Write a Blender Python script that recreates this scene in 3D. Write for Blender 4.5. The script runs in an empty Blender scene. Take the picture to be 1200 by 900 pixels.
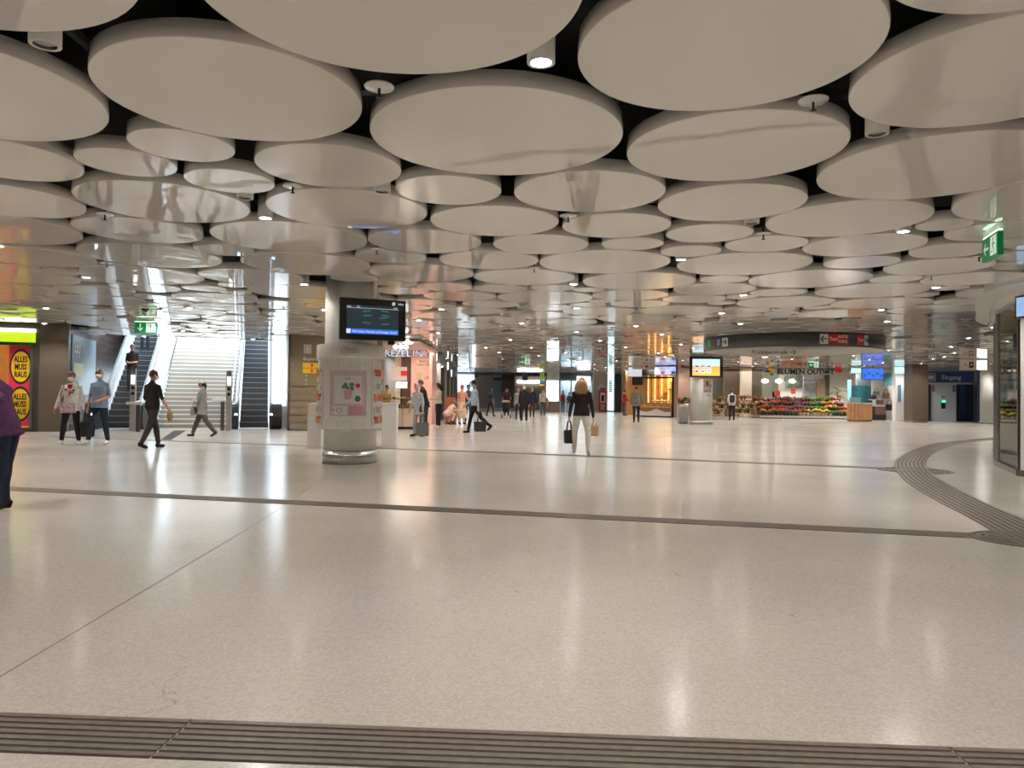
import bpy, bmesh, math, random
from mathutils import Vector, Matrix, Euler
R = random.Random(7)
SC = bpy.context.scene
COL = SC.collection
# ------------------------------------------------------------------ camera
FPX, HORIZON, ROLL, EYE, ZC = 867.0, 464.0, math.atan(0.0105), 1.27, 3.30
PITCH = math.atan((HORIZON - 450.0) / FPX)
cam_data = bpy.data.cameras.new('camera')
cam_data.sensor_fit = 'HORIZONTAL'; cam_data.sensor_width = 36.0
cam_data.lens = 36.0 * FPX / 1200.0
cam_data.clip_end = 400
cam = bpy.data.objects.new('camera', cam_data); COL.objects.link(cam)
cam.location = (0, 0, EYE)
cam.rotation_euler = (Matrix.Rotation(math.pi / 2 + PITCH, 3, 'X') @ Matrix.Rotation(ROLL, 3, 'Z')).to_euler()
SC.camera = cam
# ------------------------------------------------------------------ world: overcast daylight, reaches the hall only through the stairwells
w = bpy.data.worlds.new('daylight'); SC.world = w; w.use_nodes = True
bg = w.node_tree.nodes['Background']
bg.inputs['Color'].default_value = (0.74, 0.88, 1.0, 1); bg.inputs['Strength'].default_value = 10.0
SC.view_settings.view_transform = 'Standard'; SC.view_settings.look = 'None'
SC.view_settings.gamma = 1.0; SC.view_settings.use_curve_mapping = False
SC.view_settings.exposure = 0.14
cy = SC.cycles
cy.use_denoising = True; cy.max_bounces = 9; cy.diffuse_bounces = 5; cy.glossy_bounces = 5
cy.transmission_bounces = 6; cy.transparent_max_bounces = 12
cy.sample_clamp_indirect = 6.0; cy.caustics_reflective = False; cy.caustics_refractive = False
cy.use_light_tree = True
LAMP_POWER = 205.0

def pix(px, py):                                   # direction of a measured sight line from the camera's standpoint
    a, b = px - 600.0, 450.0 - py
    c, s = math.cos(ROLL), math.sin(ROLL)
    u, v = a * c - b * s, a * s + b * c
    cp, sp = math.cos(PITCH), math.sin(PITCH)
    return (u, FPX * cp - v * sp, FPX * sp + v * cp)
def plane(px, py, z):
    d = pix(px, py); t = (z - EYE) / d[2]
    return Vector((d[0] * t, d[1] * t, z))
def fl(px, py): return plane(px, py, 0.0)
def ce(px, py): return plane(px, py, ZC)
def at(px, py, Y):
    d = pix(px, py); t = Y / d[1]
    return Vector((d[0] * t, Y, EYE + d[2] * t))

# ------------------------------------------------------------------ materials
MATS = {}
def mat(name, col, rough=0.5, metal=0.0, emit=0.0, var=0.06, scale=30.0, spec=0.5, bump=0.0, bscale=80.0, ecol=None):
    if name in MATS: return MATS[name]
    m = bpy.data.materials.new(name); m.use_nodes = True; MATS[name] = m
    nt = m.node_tree; b = nt.nodes['Principled BSDF']
    b.inputs['Base Color'].default_value = (*col, 1)
    b.inputs['Roughness'].default_value = rough; b.inputs['Metallic'].default_value = metal
    b.inputs['Specular IOR Level'].default_value = spec
    if var > 0 or bump > 0:
        tc = nt.nodes.new('ShaderNodeTexCoord')
        n = nt.nodes.new('ShaderNodeTexNoise'); n.inputs['Scale'].default_value = scale; n.inputs['Detail'].default_value = 3
        nt.links.new(tc.outputs['Object'], n.inputs['Vector'])
        if var > 0:
            r = nt.nodes.new('ShaderNodeMapRange')
            r.inputs['From Min'].default_value = 0.3; r.inputs['From Max'].default_value = 0.7
            r.inputs['To Min'].default_value = 1 - var; r.inputs['To Max'].default_value = 1 + var
            nt.links.new(n.outputs['Fac'], r.inputs['Value'])
            mx = nt.nodes.new('ShaderNodeMix'); mx.data_type = 'RGBA'; mx.blend_type = 'MULTIPLY'; mx.inputs[0].default_value = 1
            mx.inputs[6].default_value = (*col, 1)
            nt.links.new(r.outputs['Result'], mx.inputs[7]); nt.links.new(mx.outputs[2], b.inputs['Base Color'])
        if bump > 0:
            n2 = nt.nodes.new('ShaderNodeTexNoise'); n2.inputs['Scale'].default_value = bscale
            nt.links.new(tc.outputs['Object'], n2.inputs['Vector'])
            bp = nt.nodes.new('ShaderNodeBump'); bp.inputs['Strength'].default_value = bump; bp.inputs['Distance'].default_value = 0.01
            nt.links.new(n2.outputs['Fac'], bp.inputs['Height']); nt.links.new(bp.outputs['Normal'], b.inputs['Normal'])
    if emit > 0:
        b.inputs['Emission Color'].default_value = (*(ecol or col), 1); b.inputs['Emission Strength'].default_value = emit
    return m
def glass(name, tint=(0.92, 0.96, 0.97), refl=1.0):
    if name in MATS: return MATS[name]
    m = bpy.data.materials.new(name); m.use_nodes = True; MATS[name] = m
    nt = m.node_tree; nt.nodes.remove(nt.nodes['Principled BSDF'])
    t = nt.nodes.new('ShaderNodeBsdfTransparent'); t.inputs['Color'].default_value = (*tint, 1)
    g = nt.nodes.new('ShaderNodeBsdfGlossy'); g.inputs['Roughness'].default_value = 0.02
    f = nt.nodes.new('ShaderNodeFresnel'); f.inputs['IOR'].default_value = 1.45 * refl
    mx = nt.nodes.new('ShaderNodeMixShader'); out = nt.nodes['Material Output']
    nt.links.new(f.outputs[0], mx.inputs[0]); nt.links.new(t.outputs[0], mx.inputs[1]); nt.links.new(g.outputs[0], mx.inputs[2])
    nt.links.new(mx.outputs[0], out.inputs['Surface'])
    return m
def lens(name, col, strength):                     # a lit lamp lens / lit face; its lamp does the lighting
    m = mat(name, (0.9, 0.9, 0.9), 0.4, emit=strength, var=0, ecol=col)
    m.cycles.emission_sampling = 'NONE'
    return m

def terrazzo():
    m = bpy.data.materials.new('terrazzo'); m.use_nodes = True; nt = m.node_tree; b = nt.nodes['Principled BSDF']
    N = nt.nodes.new; K = nt.links.new
    tc = N('ShaderNodeTexCoord')
    v = N('ShaderNodeTexVoronoi'); v.inputs['Scale'].default_value = 85; K(tc.outputs['Object'], v.inputs['Vector'])
    cr = N('ShaderNodeValToRGB'); e = cr.color_ramp.elements
    e[0].position = 0.0; e[0].color = (0.50, 0.462, 0.41, 1); e[1].position = 1.0; e[1].color = (0.64, 0.605, 0.555, 1)
    K(v.outputs['Color'], cr.inputs['Fac'])
    n = N('ShaderNodeTexNoise'); n.inputs['Scale'].default_value = 0.55; n.inputs['Detail'].default_value = 5; K(tc.outputs['Object'], n.inputs['Vector'])
    r = N('ShaderNodeMapRange'); r.inputs['From Min'].default_value = 0.3; r.inputs['From Max'].default_value = 0.7
    r.inputs['To Min'].default_value = 0.93; r.inputs['To Max'].default_value = 1.05; K(n.outputs['Fac'], r.inputs['Value'])
    mx = N('ShaderNodeMix'); mx.data_type = 'RGBA'; mx.blend_type = 'MULTIPLY'; mx.inputs[0].default_value = 1
    K(cr.outputs['Color'], mx.inputs[6]); K(r.outputs['Result'], mx.inputs[7])
    # hairline cracks: thin cell borders, kept to a few patches
    wp = N('ShaderNodeTexNoise'); wp.inputs['Scale'].default_value = 2.2; wp.inputs['Detail'].default_value = 4; K(tc.outputs['Object'], wp.inputs['Vector'])
    ad = N('ShaderNodeMix'); ad.data_type = 'RGBA'; ad.blend_type = 'ADD'; ad.inputs[0].default_value = 0.45
    K(tc.outputs['Object'], ad.inputs[6]); K(wp.outputs['Color'], ad.inputs[7])
    vc = N('ShaderNodeTexVoronoi'); vc.feature = 'DISTANCE_TO_EDGE'; vc.inputs['Scale'].default_value = 0.62; K(ad.outputs[2], vc.inputs['Vector'])
    lt = N('ShaderNodeMath'); lt.operation = 'LESS_THAN'; lt.inputs[1].default_value = 0.0008; K(vc.outputs['Distance'], lt.inputs[0])
    pn = N('ShaderNodeTexNoise'); pn.inputs['Scale'].default_value = 0.8; K(tc.outputs['Object'], pn.inputs['Vector'])
    gt = N('ShaderNodeMath'); gt.operation = 'GREATER_THAN'; gt.inputs[1].default_value = 0.58; K(pn.outputs['Fac'], gt.inputs[0])
    mu = N('ShaderNodeMath'); mu.operation = 'MULTIPLY'; K(lt.outputs[0], mu.inputs[0]); K(gt.outputs[0], mu.inputs[1])
    m2 = N('ShaderNodeMix'); m2.data_type = 'RGBA'; K(mu.outputs[0], m2.inputs[0]); K(mx.outputs[2], m2.inputs[6]); m2.inputs[7].default_value = (0.36, 0.32, 0.28, 1)
    K(m2.outputs[2], b.inputs['Base Color'])
    rr = N('ShaderNodeMapRange'); rr.inputs['To Min'].default_value = 0.14; rr.inputs['To Max'].default_value = 0.20; K(n.outputs['Fac'], rr.inputs['Value'])
    K(rr.outputs['Result'], b.inputs['Roughness']); b.inputs['Specular IOR Level'].default_value = 0.5
    n3 = N('ShaderNodeTexNoise'); n3.inputs['Scale'].default_value = 14; n3.inputs['Detail'].default_value = 3; K(tc.outputs['Object'], n3.inputs['Vector'])
    bp = N('ShaderNodeBump'); bp.inputs['Strength'].default_value = 0.02; bp.inputs['Distance'].default_value = 0.01
    K(n3.outputs['Fac'], bp.inputs['Height']); K(bp.outputs['Normal'], b.inputs['Normal'])
    return m
def lacquer():
    m = bpy.data.materials.new('white_lacquer'); m.use_nodes = True; nt = m.node_tree; b = nt.nodes['Principled BSDF']
    N = nt.nodes.new; K = nt.links.new
    b.inputs['Base Color'].default_value = (0.80, 0.765, 0.71, 1); b.inputs['Roughness'].default_value = 0.025
    b.inputs['Specular IOR Level'].default_value = 0.85
    g = N('ShaderNodeNewGeometry')
    n = N('ShaderNodeTexNoise'); n.inputs['Scale'].default_value = 1.1; n.inputs['Detail'].default_value = 1; K(g.outputs['Position'], n.inputs['Vector'])
    bp = N('ShaderNodeBump'); bp.inputs['Strength'].default_value = 0.28; bp.inputs['Distance'].default_value = 0.02
    K(n.outputs['Fac'], bp.inputs['Height']); K(bp.outputs['Normal'], b.inputs['Normal'])
    return m

# ------------------------------------------------------------------ mesh builder
class MB:
    def __init__(s): s.v = []; s.f = []; s.mi = []; s.cur = 0; s.sm = []; s.smooth = False
    def add(s, vs, fs, smooth=None):
        o = len(s.v); s.v += [tuple(x) for x in vs]
        for f in fs:
            s.f.append(tuple(i + o for i in f)); s.mi.append(s.cur); s.sm.append(s.smooth if smooth is None else smooth)
        return s
    def box(s, c, d, rz=0.0, rx=0.0):
        M = Matrix.Translation(Vector(c)) @ Matrix.Rotation(rz, 4, 'Z') @ Matrix.Rotation(rx, 4, 'X')
        h = [x / 2 for x in d]
        vs = [M @ Vector((x * h[0], y * h[1], z * h[2])) for z in (-1, 1) for y in (-1, 1) for x in (-1, 1)]
        return s.add(vs, [(0, 2, 3, 1), (4, 5, 7, 6), (0, 1, 5, 4), (2, 6, 7, 3), (0, 4, 6, 2), (1, 3, 7, 5)])
    def b2(s, x0, x1, y0, y1, z0, z1): return s.box(((x0 + x1) / 2, (y0 + y1) / 2, (z0 + z1) / 2), (abs(x1 - x0), abs(y1 - y0), abs(z1 - z0)))
    def lathe(s, prof, n=24, c=(0, 0, 0), caps=True, a0=0.0, a1=2 * math.pi):
        full = abs(a1 - a0 - 2 * math.pi) < 1e-6
        m = n if full else n + 1
        vs = [(c[0] + r * math.cos(a0 + (a1 - a0) * i / n), c[1] + r * math.sin(a0 + (a1 - a0) * i / n), c[2] + z) for r, z in prof for i in range(m)]
        fs = []
        for k in range(len(prof) - 1):
            for i in range(n):
                j = (i + 1) % m
                fs.append((k * m + i, k * m + j, (k + 1) * m + j, (k + 1) * m + i))
        s.add(vs, fs, True)
        if caps and full:
            o = len(s.v) - len(vs); L = len(prof)
            if prof[0][0] > 1e-4: s.f.append(tuple(o + i for i in reversed(range(n)))); s.mi.append(s.cur); s.sm.append(False)
            if prof[-1][0] > 1e-4: s.f.append(tuple(o + (L - 1) * n + i for i in range(n))); s.mi.append(s.cur); s.sm.append(False)
        return s
    def cyl(s, c, r, h, n=20, r2=None): return s.lathe([(r, 0), (r if r2 is None else r2, h)], n, c)
    def tube(s, pts, rad, n=8, cap=True):
        P = [Vector(p) for p in pts]; rads = rad if isinstance(rad, (list, tuple)) else [rad] * len(P)
        vs = []; up = Vector((0, 0, 1))
        for i, p in enumerate(P):
            t = (P[min(i + 1, len(P) - 1)] - P[max(i - 1, 0)]).normalized()
            a = t.cross(up) if abs(t.z) < 0.95 else t.cross(Vector((0, 1, 0)))
            a.normalize(); b = t.cross(a)
            r = rads[i]; rx, ry = r if isinstance(r, (tuple, list)) else (r, r)
            vs += [p + a * (rx * math.cos(2 * math.pi * k / n)) + b * (ry * math.sin(2 * math.pi * k / n)) for k in range(n)]
        fs = [(k * n + i, (k + 1) * n + i, (k + 1) * n + (i + 1) % n, k * n + (i + 1) % n) for k in range(len(P) - 1) for i in range(n)]
        if cap: fs += [tuple(range(n)), tuple(reversed(range((len(P) - 1) * n, len(P) * n)))]
        return s.add(vs, fs, True)
    def sphere(s, c, r, n=12, m=8):
        r = r if isinstance(r, (tuple, list)) else (r, r, r)
        prof = [(math.sin(math.pi * k / m), -math.cos(math.pi * k / m)) for k in range(m + 1)]
        vs = [(c[0] + q * r[0] * math.cos(2 * math.pi * i / n), c[1] + q * r[1] * math.sin(2 * math.pi * i / n), c[2] + z * r[2]) for q, z in prof for i in range(n)]
        return s.add(vs, [(k * n + i, k * n + (i + 1) % n, (k + 1) * n + (i + 1) % n, (k + 1) * n + i) for k in range(m) for i in range(n)], True)
    def prism(s, poly, z0, z1):
        n = len(poly); vs = [(p[0], p[1], z0) for p in poly] + [(p[0], p[1], z1) for p in poly]
        return s.add(vs, [tuple(reversed(range(n))), tuple(range(n, 2 * n))] + [(i, (i + 1) % n, n + (i + 1) % n, n + i) for i in range(n)])
    def xprism(s, poly, x0, x1):                    # polygon in (y, z), extruded along x
        n = len(poly); vs = [(x0, p[0], p[1]) for p in poly] + [(x1, p[0], p[1]) for p in poly]
        return s.add(vs, [tuple(range(n)), tuple(reversed(range(n, 2 * n)))] + [(i, n + i, n + (i + 1) % n, (i + 1) % n) for i in range(n)])
    def mesh(s, name, m):
        me = bpy.data.meshes.new(name); me.from_pydata(s.v, [], s.f)
        for x in (m if isinstance(m, (list, tuple)) else [m]): me.materials.append(x)
        me.polygons.foreach_set('material_index', s.mi); me.polygons.foreach_set('use_smooth', s.sm)
        me.validate(); me.update()
        return me
    def build(s, name, m, parent=None, loc=(0, 0, 0), rz=0.0, bevel=0.0):
        o = link(name, s.mesh(name, m), parent, loc, rz)
        if bevel:
            b = o.modifiers.new('bevel', 'BEVEL'); b.width = bevel; b.segments = 2; b.limit_method = 'ANGLE'
        return o
def link(name, data, parent=None, loc=(0, 0, 0), rz=0.0):
    o = bpy.data.objects.new(name, data); COL.objects.link(o)
    o.location = loc; o.rotation_euler = (0, 0, rz)
    if parent: o.parent = parent
    return o
def thing(name, label, cat, loc=(0, 0, 0), rz=0.0, group=None):
    return tag(link(name, None, None, loc, rz), label, cat, group)
def tag(o, label, cat, group=None, kind=None):
    if label: o['label'] = label
    if cat: o['category'] = cat
    if group: o['group'] = group
    if kind: o['kind'] = kind
    return o
def struct(o, label=None):
    o['kind'] = 'structure'
    if label: o['label'] = label
    return o
def copy_tree(o, parent=None):
    c = o.copy(); COL.objects.link(c); c.parent = parent
    for ch in [x for x in bpy.data.objects if x.parent == o]: copy_tree(ch, c)
    return c
def text(name, s, size, m, parent=None, loc=(0, 0, 0), rot=(math.pi / 2, 0, 0), depth=0.004, align='CENTER', sx=1.0, bold=0.0):
    cu = bpy.data.curves.new(name, 'FONT'); cu.body = s; cu.size = size; cu.extrude = depth; cu.offset = bold
    cu.align_x = align; cu.align_y = 'CENTER'; cu.resolution_u = 2
    t = bpy.data.objects.new(name, cu); COL.objects.link(t)
    me = bpy.data.meshes.new_from_object(t.evaluated_get(bpy.context.evaluated_depsgraph_get()))
    bpy.data.objects.remove(t); me.name = name; me.materials.clear(); me.materials.append(m)
    o = link(name, me, parent, loc); o.rotation_euler = rot; o.scale = (sx, 1, 1)
    return o

# common materials
TERRAZZO = terrazzo(); LACQ = lacquer()
WHITE = mat('white_paint', (0.80, 0.79, 0.76), 0.45)
WHITEG = mat('white_gloss', (0.82, 0.81, 0.79), 0.15)
BLACK = mat('black_plastic', (0.012, 0.012, 0.013), 0.35)
DARK = mat('dark_plenum', (0.010, 0.010, 0.011), 0.8)
STEEL = mat('brushed_steel', (0.62, 0.61, 0.60), 0.28, 1.0, var=0.08, scale=12)
CHROME = mat('polished_steel', (0.75, 0.75, 0.76), 0.10, 1.0, var=0.03)
BROWN = mat('brown_panel', (0.115, 0.088, 0.063), 0.35)
BEIGE = mat('beige_plaster', (0.48, 0.42, 0.35), 0.6)
GREYW = mat('grey_wall', (0.32, 0.31, 0.30), 0.55)
TACT = mat('tactile_rib', (0.17, 0.145, 0.115), 0.45, var=0.15)
TACTD = mat('tactile_groove', (0.045, 0.038, 0.032), 0.6)
WOOD = mat('oak_wood', (0.36, 0.19, 0.09), 0.45, var=0.2, scale=9)
GLASS = glass('clear_glass')
GLASSR = glass('mirror_glass', (0.45, 0.45, 0.45), 1.7)
# ================================================================== STRUCTURE
SA = 0.325                                           # the stairs run up away to the left
SU = Vector((math.cos(SA), math.sin(SA), 0)); SV = Vector((-math.sin(SA), math.cos(SA), 0)); SO = Vector((-11.5, 26.6, 0))
def S(x, y, z=0.0): return SO + SU * x + SV * y + Vector((0, 0, z))
def toS(p): d = Vector((p[0], p[1], 0)) - SO; return d.dot(SU), d.dot(SV)

floor = struct(MB().b2(-34, 44, -10, 112, -0.3, 0).build('floor', TERRAZZO))
# dark slab above the discs, with the stairwell left open
HX0, HX1, HY0, HY1 = -3.42, 3.25, 1.1, 14.0
def slab_with_hole(z0, z1):
    m = MB(); o = [(-34, -10), (44, -10), (44, 112), (-34, 112)]
    h = [S(HX0, HY0)[:2], S(HX1, HY0)[:2], S(HX1, HY1)[:2], S(HX0, HY1)[:2]]
    for i in range(4):
        j = (i + 1) % 4
        m.prism([o[i], o[j], h[j], h[i]], z0, z1)
    return m
ceiling = struct(slab_with_hole(3.75, 5.6).build('ceiling', DARK))

# ------------------------------------------------------------------ ceiling discs
SIZES = (0.41, 0.525, 0.64, 0.75, 0.87, 0.985)
DISCS = [(-2.71,3.17,1),(-3.89,5.02,1),(-1.94,5.06,.86),(-.64,3.67,.99),(-2.74,6.07,.41),(-3.44,6.54,.41),(-2.73,7.08,.4),(-1.66,6.61,.64),
 (-4.53,6.49,.67),(-3.76,7.94,.86),(-5.46,7.92,.74),(-4.73,9.32,.75),(-6.55,9.27,.98),(-5.39,11.05,1),(-1.87,8.21,.88),(-2.88,9.63,.97),
 (-4.14,10.55,.42),(-3.31,11.64,.98),(-7.30,11.29,.83),(-6.51,12.91,.99),(-4.54,12.89,.92),(-6.02,14.39,.43),(-6.40,15.91,.88),(-7.11,14.27,.64),
 (-.14,5.80,.99),(1.24,4.34,.87),(-.65,7.33,.52),(.75,7.36,.74),(1.80,6.03,.87),(-.22,8.64,.75),(1.22,8.77,.64),(2.27,7.71,.76),
 (-1.18,9.80,.74),(.36,9.90,.64),(1.58,9.79,.4),(-.36,11.09,.74),(1.41,11.26,1),(.17,12.66,.87),(2.19,12.91,.97),(-1.81,10.93,.52),(-1.51,12.32,.85),
 (2.42,9.12,.53),(2.46,10.23,.42),(3.49,11.18,.98),(3.05,4.62,.87),(3.73,6.50,.99),(2.35,3.11,.7),(3.78,8.36,.88),(5.50,7.37,.98),(4.61,9.73,.75),
 (3.33,9.74,.52),(5.00,8.53,.29),(5.16,10.94,.53),(6.47,11.25,.76),(5.95,10.0,.58),(5.03,12.54,.98),(6.70,13.79,1),(6.43,12.41,.41),
 (7.64,12.33,.7),(5.08,14.13,.54),(5.74,15.59,.98),(3.73,13.71,.75),(3.62,12.69,.4),(7.76,15.57,.99)]
DISCS = [[x, y, min(SIZES, key=lambda q: abs(q - r)) if r > 0.35 else 0.30] for x, y, r in DISCS]
for it in range(60):                                 # the measured discs just touch: ease the small overlaps apart
    for i in range(len(DISCS)):
        for j in range(i):
            a, b = DISCS[i], DISCS[j]; dx, dy = a[0] - b[0], a[1] - b[1]; d = math.hypot(dx, dy); o = a[2] + b[2] + 0.012 - d
            if o > 0:
                k = o / d / 2 * 0.6; a[0] += dx * k; a[1] += dy * k; b[0] -= dx * k; b[1] -= dy * k
# columns: (x, y, radius)
COLUMNS = {'main': (-3.02, 13.85, 0.48)}
_p = fl(821.5, 497.3); COLUMNS['screen'] = (_p.x * 1.015, _p.y * 1.015, 0.53)
_p = fl(1158, 496.7); COLUMNS['lift'] = (_p.x * 1.01, _p.y * 1.01, 0.40)
_p = fl(648, 483.2); COLUMNS['light'] = (_p.x, _p.y + 0.5, 0.5)
_p = fl(1037.5, 494.0); 
OBST = [(x, y, r + 0.02) for x, y, r in COLUMNS.values()]
def allowed(x, y, r):
    if y < -4 or y > 64: return False
    lim = 0.70 * max(y, 0) + 5.0
    if abs(x) > lim or x > 31: return False
    a, b = toS((x, y))
    if math.hypot(x - 12.6, y - 14.3) < 2.6 + r: return False      # the glass corner shop
    if b > HY0 - r and a < HX1 + 4.4 + r: return False            # stairwell and the wall beside it
    if y - r < 24 and (a < -2.5 and b > -3.2 - r): return False   # shop wall on the left
    return True
def pack():
    rr = random.Random(21)
    cell = {}
    def put(c): cell.setdefault((int(c[0] // 2.1), int(c[1] // 2.1)), []).append(c)
    def near(x, y):
        i, j = int(x // 2.1), int(y // 2.1)
        for a in (-1, 0, 1):
            for b in (-1, 0, 1):
                yield from cell.get((i + a, j + b), ())
    out = []
    for c in DISCS: put(tuple(c))
    for c in OBST: put(c)
    queue = [tuple(c) for c in DISCS]
    gap = 0.015
    while queue:
        queue.sort(key=lambda c: -abs(c[1] - 6) - 0.3 * abs(c[0])) if len(out) % 25 == 0 else None
        c = queue.pop()
        fails = 0
        while fails < 3:
            r = rr.choice(SIZES + (0.75, 0.87, 0.985)); 
            if fails: r = rr.choice((0.41, 0.525, 0.41, 0.30))
            best = None; cand = list(near(c[0], c[1]))
            for n in cand:
                if n is c or n == c: continue
                # positions tangent to c and n
                R1, R2 = c[2] + r + gap, n[2] + r + gap
                dx, dy = n[0] - c[0], n[1] - c[1]; d = math.hypot(dx, dy)
                if d > R1 + R2 or d < abs(R1 - R2) or d == 0: continue
                a = (R1 * R1 - R2 * R2 + d * d) / (2 * d); hh = R1 * R1 - a * a
                if hh < 0: continue
                hh = math.sqrt(hh)
                for sg in (-1, 1):
                    x = c[0] + (a * dx - sg * hh * dy) / d; y = c[1] + (a * dy + sg * hh * dx) / d
                    if not allowed(x, y, r): continue
                    if any((q[0] - x) ** 2 + (q[1] - y) ** 2 < (q[2] + r + gap * 0.5) ** 2 for q in near(x, y)): continue
                    sc = rr.random()
                    if best is None or sc < best[0]: best = (sc, x, y)
            if best is None: fails += 1; continue
            q = (best[1], best[2], r); put(q); out.append(q); queue.append(q)
    return out
EXTRA = pack()
ALL = [tuple(c) for c in DISCS] + sorted(EXTRA, key=lambda c: (c[1] + 0.35 * abs(c[0])) if c[1] > 1.5 else 500 + abs(c[1]))
ALL = ALL[:len(DISCS)] + ALL[len(DISCS):]
DT = 0.118
def disc_shape(m, r, n, c=(0, 0, 0)):
    return m.lathe([(r - 0.012, DT), (r, DT - 0.006), (r, 0.006), (r - 0.005, 0.0)][::-1], n, c)
MESHES = {}
for k, (x, y, r) in enumerate(ALL[:300]):
    key = (round(r, 3), y < 20)
    if key not in MESHES: MESHES[key] = disc_shape(MB(), r, 64 if y < 20 else 28).mesh('ceiling_disc', LACQ)
    link('ceiling_disc', MESHES[key], ceiling, (x, y, ZC))
m = MB()
for x, y, r in ALL[300:]: disc_shape(m, r, 20, (x, y, ZC))
tag(m.build('ceiling_discs_beyond', LACQ, ceiling), None, None, kind='stuff')
print('discs', len(ALL))

# ------------------------------------------------------------------ lamps and sprinklers in the gaps between the discs
LITLENS = lens('downlight_lens', (1.0, 0.94, 0.84), 60.0)
def clear(x, y): return min(math.hypot(x - a, y - b) - r for a, b, r in ALL)
def settle(x, y, reach=0.45):                       # nearest roomy gap
    best = None
    for i in range(220):
        a = i * 2.39996; d = reach * math.sqrt(i / 220)
        X, Y = x + d * math.cos(a), y + d * math.sin(a); c = clear(X, Y)
        s = min(c, 0.11) - 0.12 * d
        if best is None or s > best[0]: best = (s, X, Y)
    return best[1], best[2]
HOUS = MB().lathe([(0.062, 0.0), (0.085, 0.0), (0.085, 0.30), (0.0, 0.30)], 24, caps=False).mesh('housing', WHITE)
LENS_ON = MB().lathe([(0.0, 0.004), (0.066, 0.004)], 24, caps=False).mesh('lens', LITLENS)
LENS_OFF = MB().lathe([(0.0, 0.02), (0.066, 0.02)], 24, caps=False).mesh('lens', mat('frosted_lens', (0.55, 0.53, 0.5), 0.3))
ld = bpy.data.lights.new('downlight_lamp', 'SPOT'); ld.energy = LAMP_POWER; ld.color = (1.0, 0.945, 0.88)
ld.spot_size = math.radians(141); ld.spot_blend = 0.6; ld.shadow_soft_size = 0.07
ld_dim = ld.copy(); ld_dim.energy = LAMP_POWER * 0.12
PLACES = [((-3, 13.8), 'over the poster drum'), ((-4.3, 27.5), 'over the bakery'), ((-12.5, 22), 'before the escalators'), ((-7, 22), 'before the grooved brown wall'), ((9.4, 25), 'by the dark sign ring'), ((9.3, 36), 'by the screen column'), ((15, 45), 'before the flower shop'),
 ((10, 46), 'before the pastry shop'), ((0, 38), 'over the long passage'), ((2, 55), 'at the far end of the passage'), ((10, 15), 'near the glass corner shop'), ((22, 38), 'before the lifts and bag shop'), ((5.7, 8.7), 'near the slanted exit sign'), ((-12, 14), 'before the clearance poster shop'),
 ((0.3, 4.4), 'above the nearest ribbed floor strip'), ((1.5, 16), 'over the person with blond hair'), ((17, 26), 'between the dark sign ring and the lifts'), ((-3, 8), 'above the long floor joint'), ((3, 11), 'above the second ribbed strip')]
def place(x, y): return min(PLACES, key=lambda q: math.hypot(q[0][0] - x, q[0][1] - y))[1]
def downlight(x, y, on=True, z=ZC - 0.02):
    t = thing('ceiling_light', ('lit' if on else 'unlit') + ' white downlight between ceiling discs, ' + place(x, y),
              'ceiling light', (x, y, z), 0, 'lit downlights in the disc ceiling' if on else 'unlit downlights in the disc ceiling')
    link('housing', HOUS, t); link('lens', LENS_ON if on else LENS_OFF, t)
    if on: link('lamp', ld_dim if any(math.hypot(x - a, y - b) < 1.4 for a, b, r in COLUMNS.values()) else ld, t, (0, 0, -0.01))
LIT = [(634, 70), (311, 254), (351, 332), (128, 328), (801, 302), (672, 332), (1052, 269), (1099, 334), (871, 345), (1045, 374), (202, 359), (43, 377)]
OFF = [(53, 49), (1033, 153), (287, 230), (443, 221), (881, 260)]
LAMPS = []
for px, py in LIT:
    p = ce(px, py); q = settle(p.x, p.y) if p.y > 3.5 else (p.x, p.y); LAMPS.append(q); downlight(*q)
for px, py in OFF:
    p = ce(px, py); q = settle(p.x, p.y); LAMPS.append(q); downlight(*q, on=False)
gy = -2.6
while gy < 60:
    gx = -0.55 * max(gy, 0) - 5
    while gx < 0.66 * max(gy, 0) + 5:
        x, y = gx + R.uniform(-0.5, 0.5), gy + R.uniform(-0.5, 0.5)
        gx += 3.3
        if not allowed(x, y, 0.2) or x > 27: continue
        if any(math.hypot(x - a, y - b) < 2.3 for a, b in LAMPS): continue
        if 2 < y < 12 and abs(x) < 0.62 * y: continue          # that stretch of the ceiling is known from the picture
        q = settle(x, y, 0.9)
        if clear(*q) < 0.05: continue
        LAMPS.append(q); downlight(*q)
    gy += 3.3
print('lamps', len(LAMPS))
SPR = MB().lathe([(0.0, 0.02), (0.095, 0.02), (0.10, 0.012), (0.095, 0.004), (0.0, 0.0)], 24, caps=False).mesh('cover_plate', WHITEG)
SPRH = MB().cyl((0, 0, -0.055), 0.009, 0.06, 8).lathe([(0.0, -0.062), (0.022, -0.06), (0.022, -0.055), (0.0, -0.054)], 10, caps=False).mesh('sprinkler_head', BLACK)
SPRN = MB().cyl((0, 0, 0.015), 0.012, 0.44, 8).mesh('feed_pipe', BLACK)
for px, py in [(444.5, 102), (953, 118), (343, 218), (666, 253), (123, 251), (441.6, 292), (626, 314), (893, 275), (1145, 301), (125, 308), (1072, 327)]:
    p = ce(px, py); q = settle(p.x, p.y, 0.4)
    t = thing('sprinkler', 'white sprinkler plate between ceiling discs, ' + place(*q), 'sprinkler', (q[0], q[1], ZC - 0.01), 0, 'sprinklers between the ceiling discs')
    link('cover_plate', SPR, t); link('sprinkler_head', SPRH, t); link('feed_pipe', SPRN, t)

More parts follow.
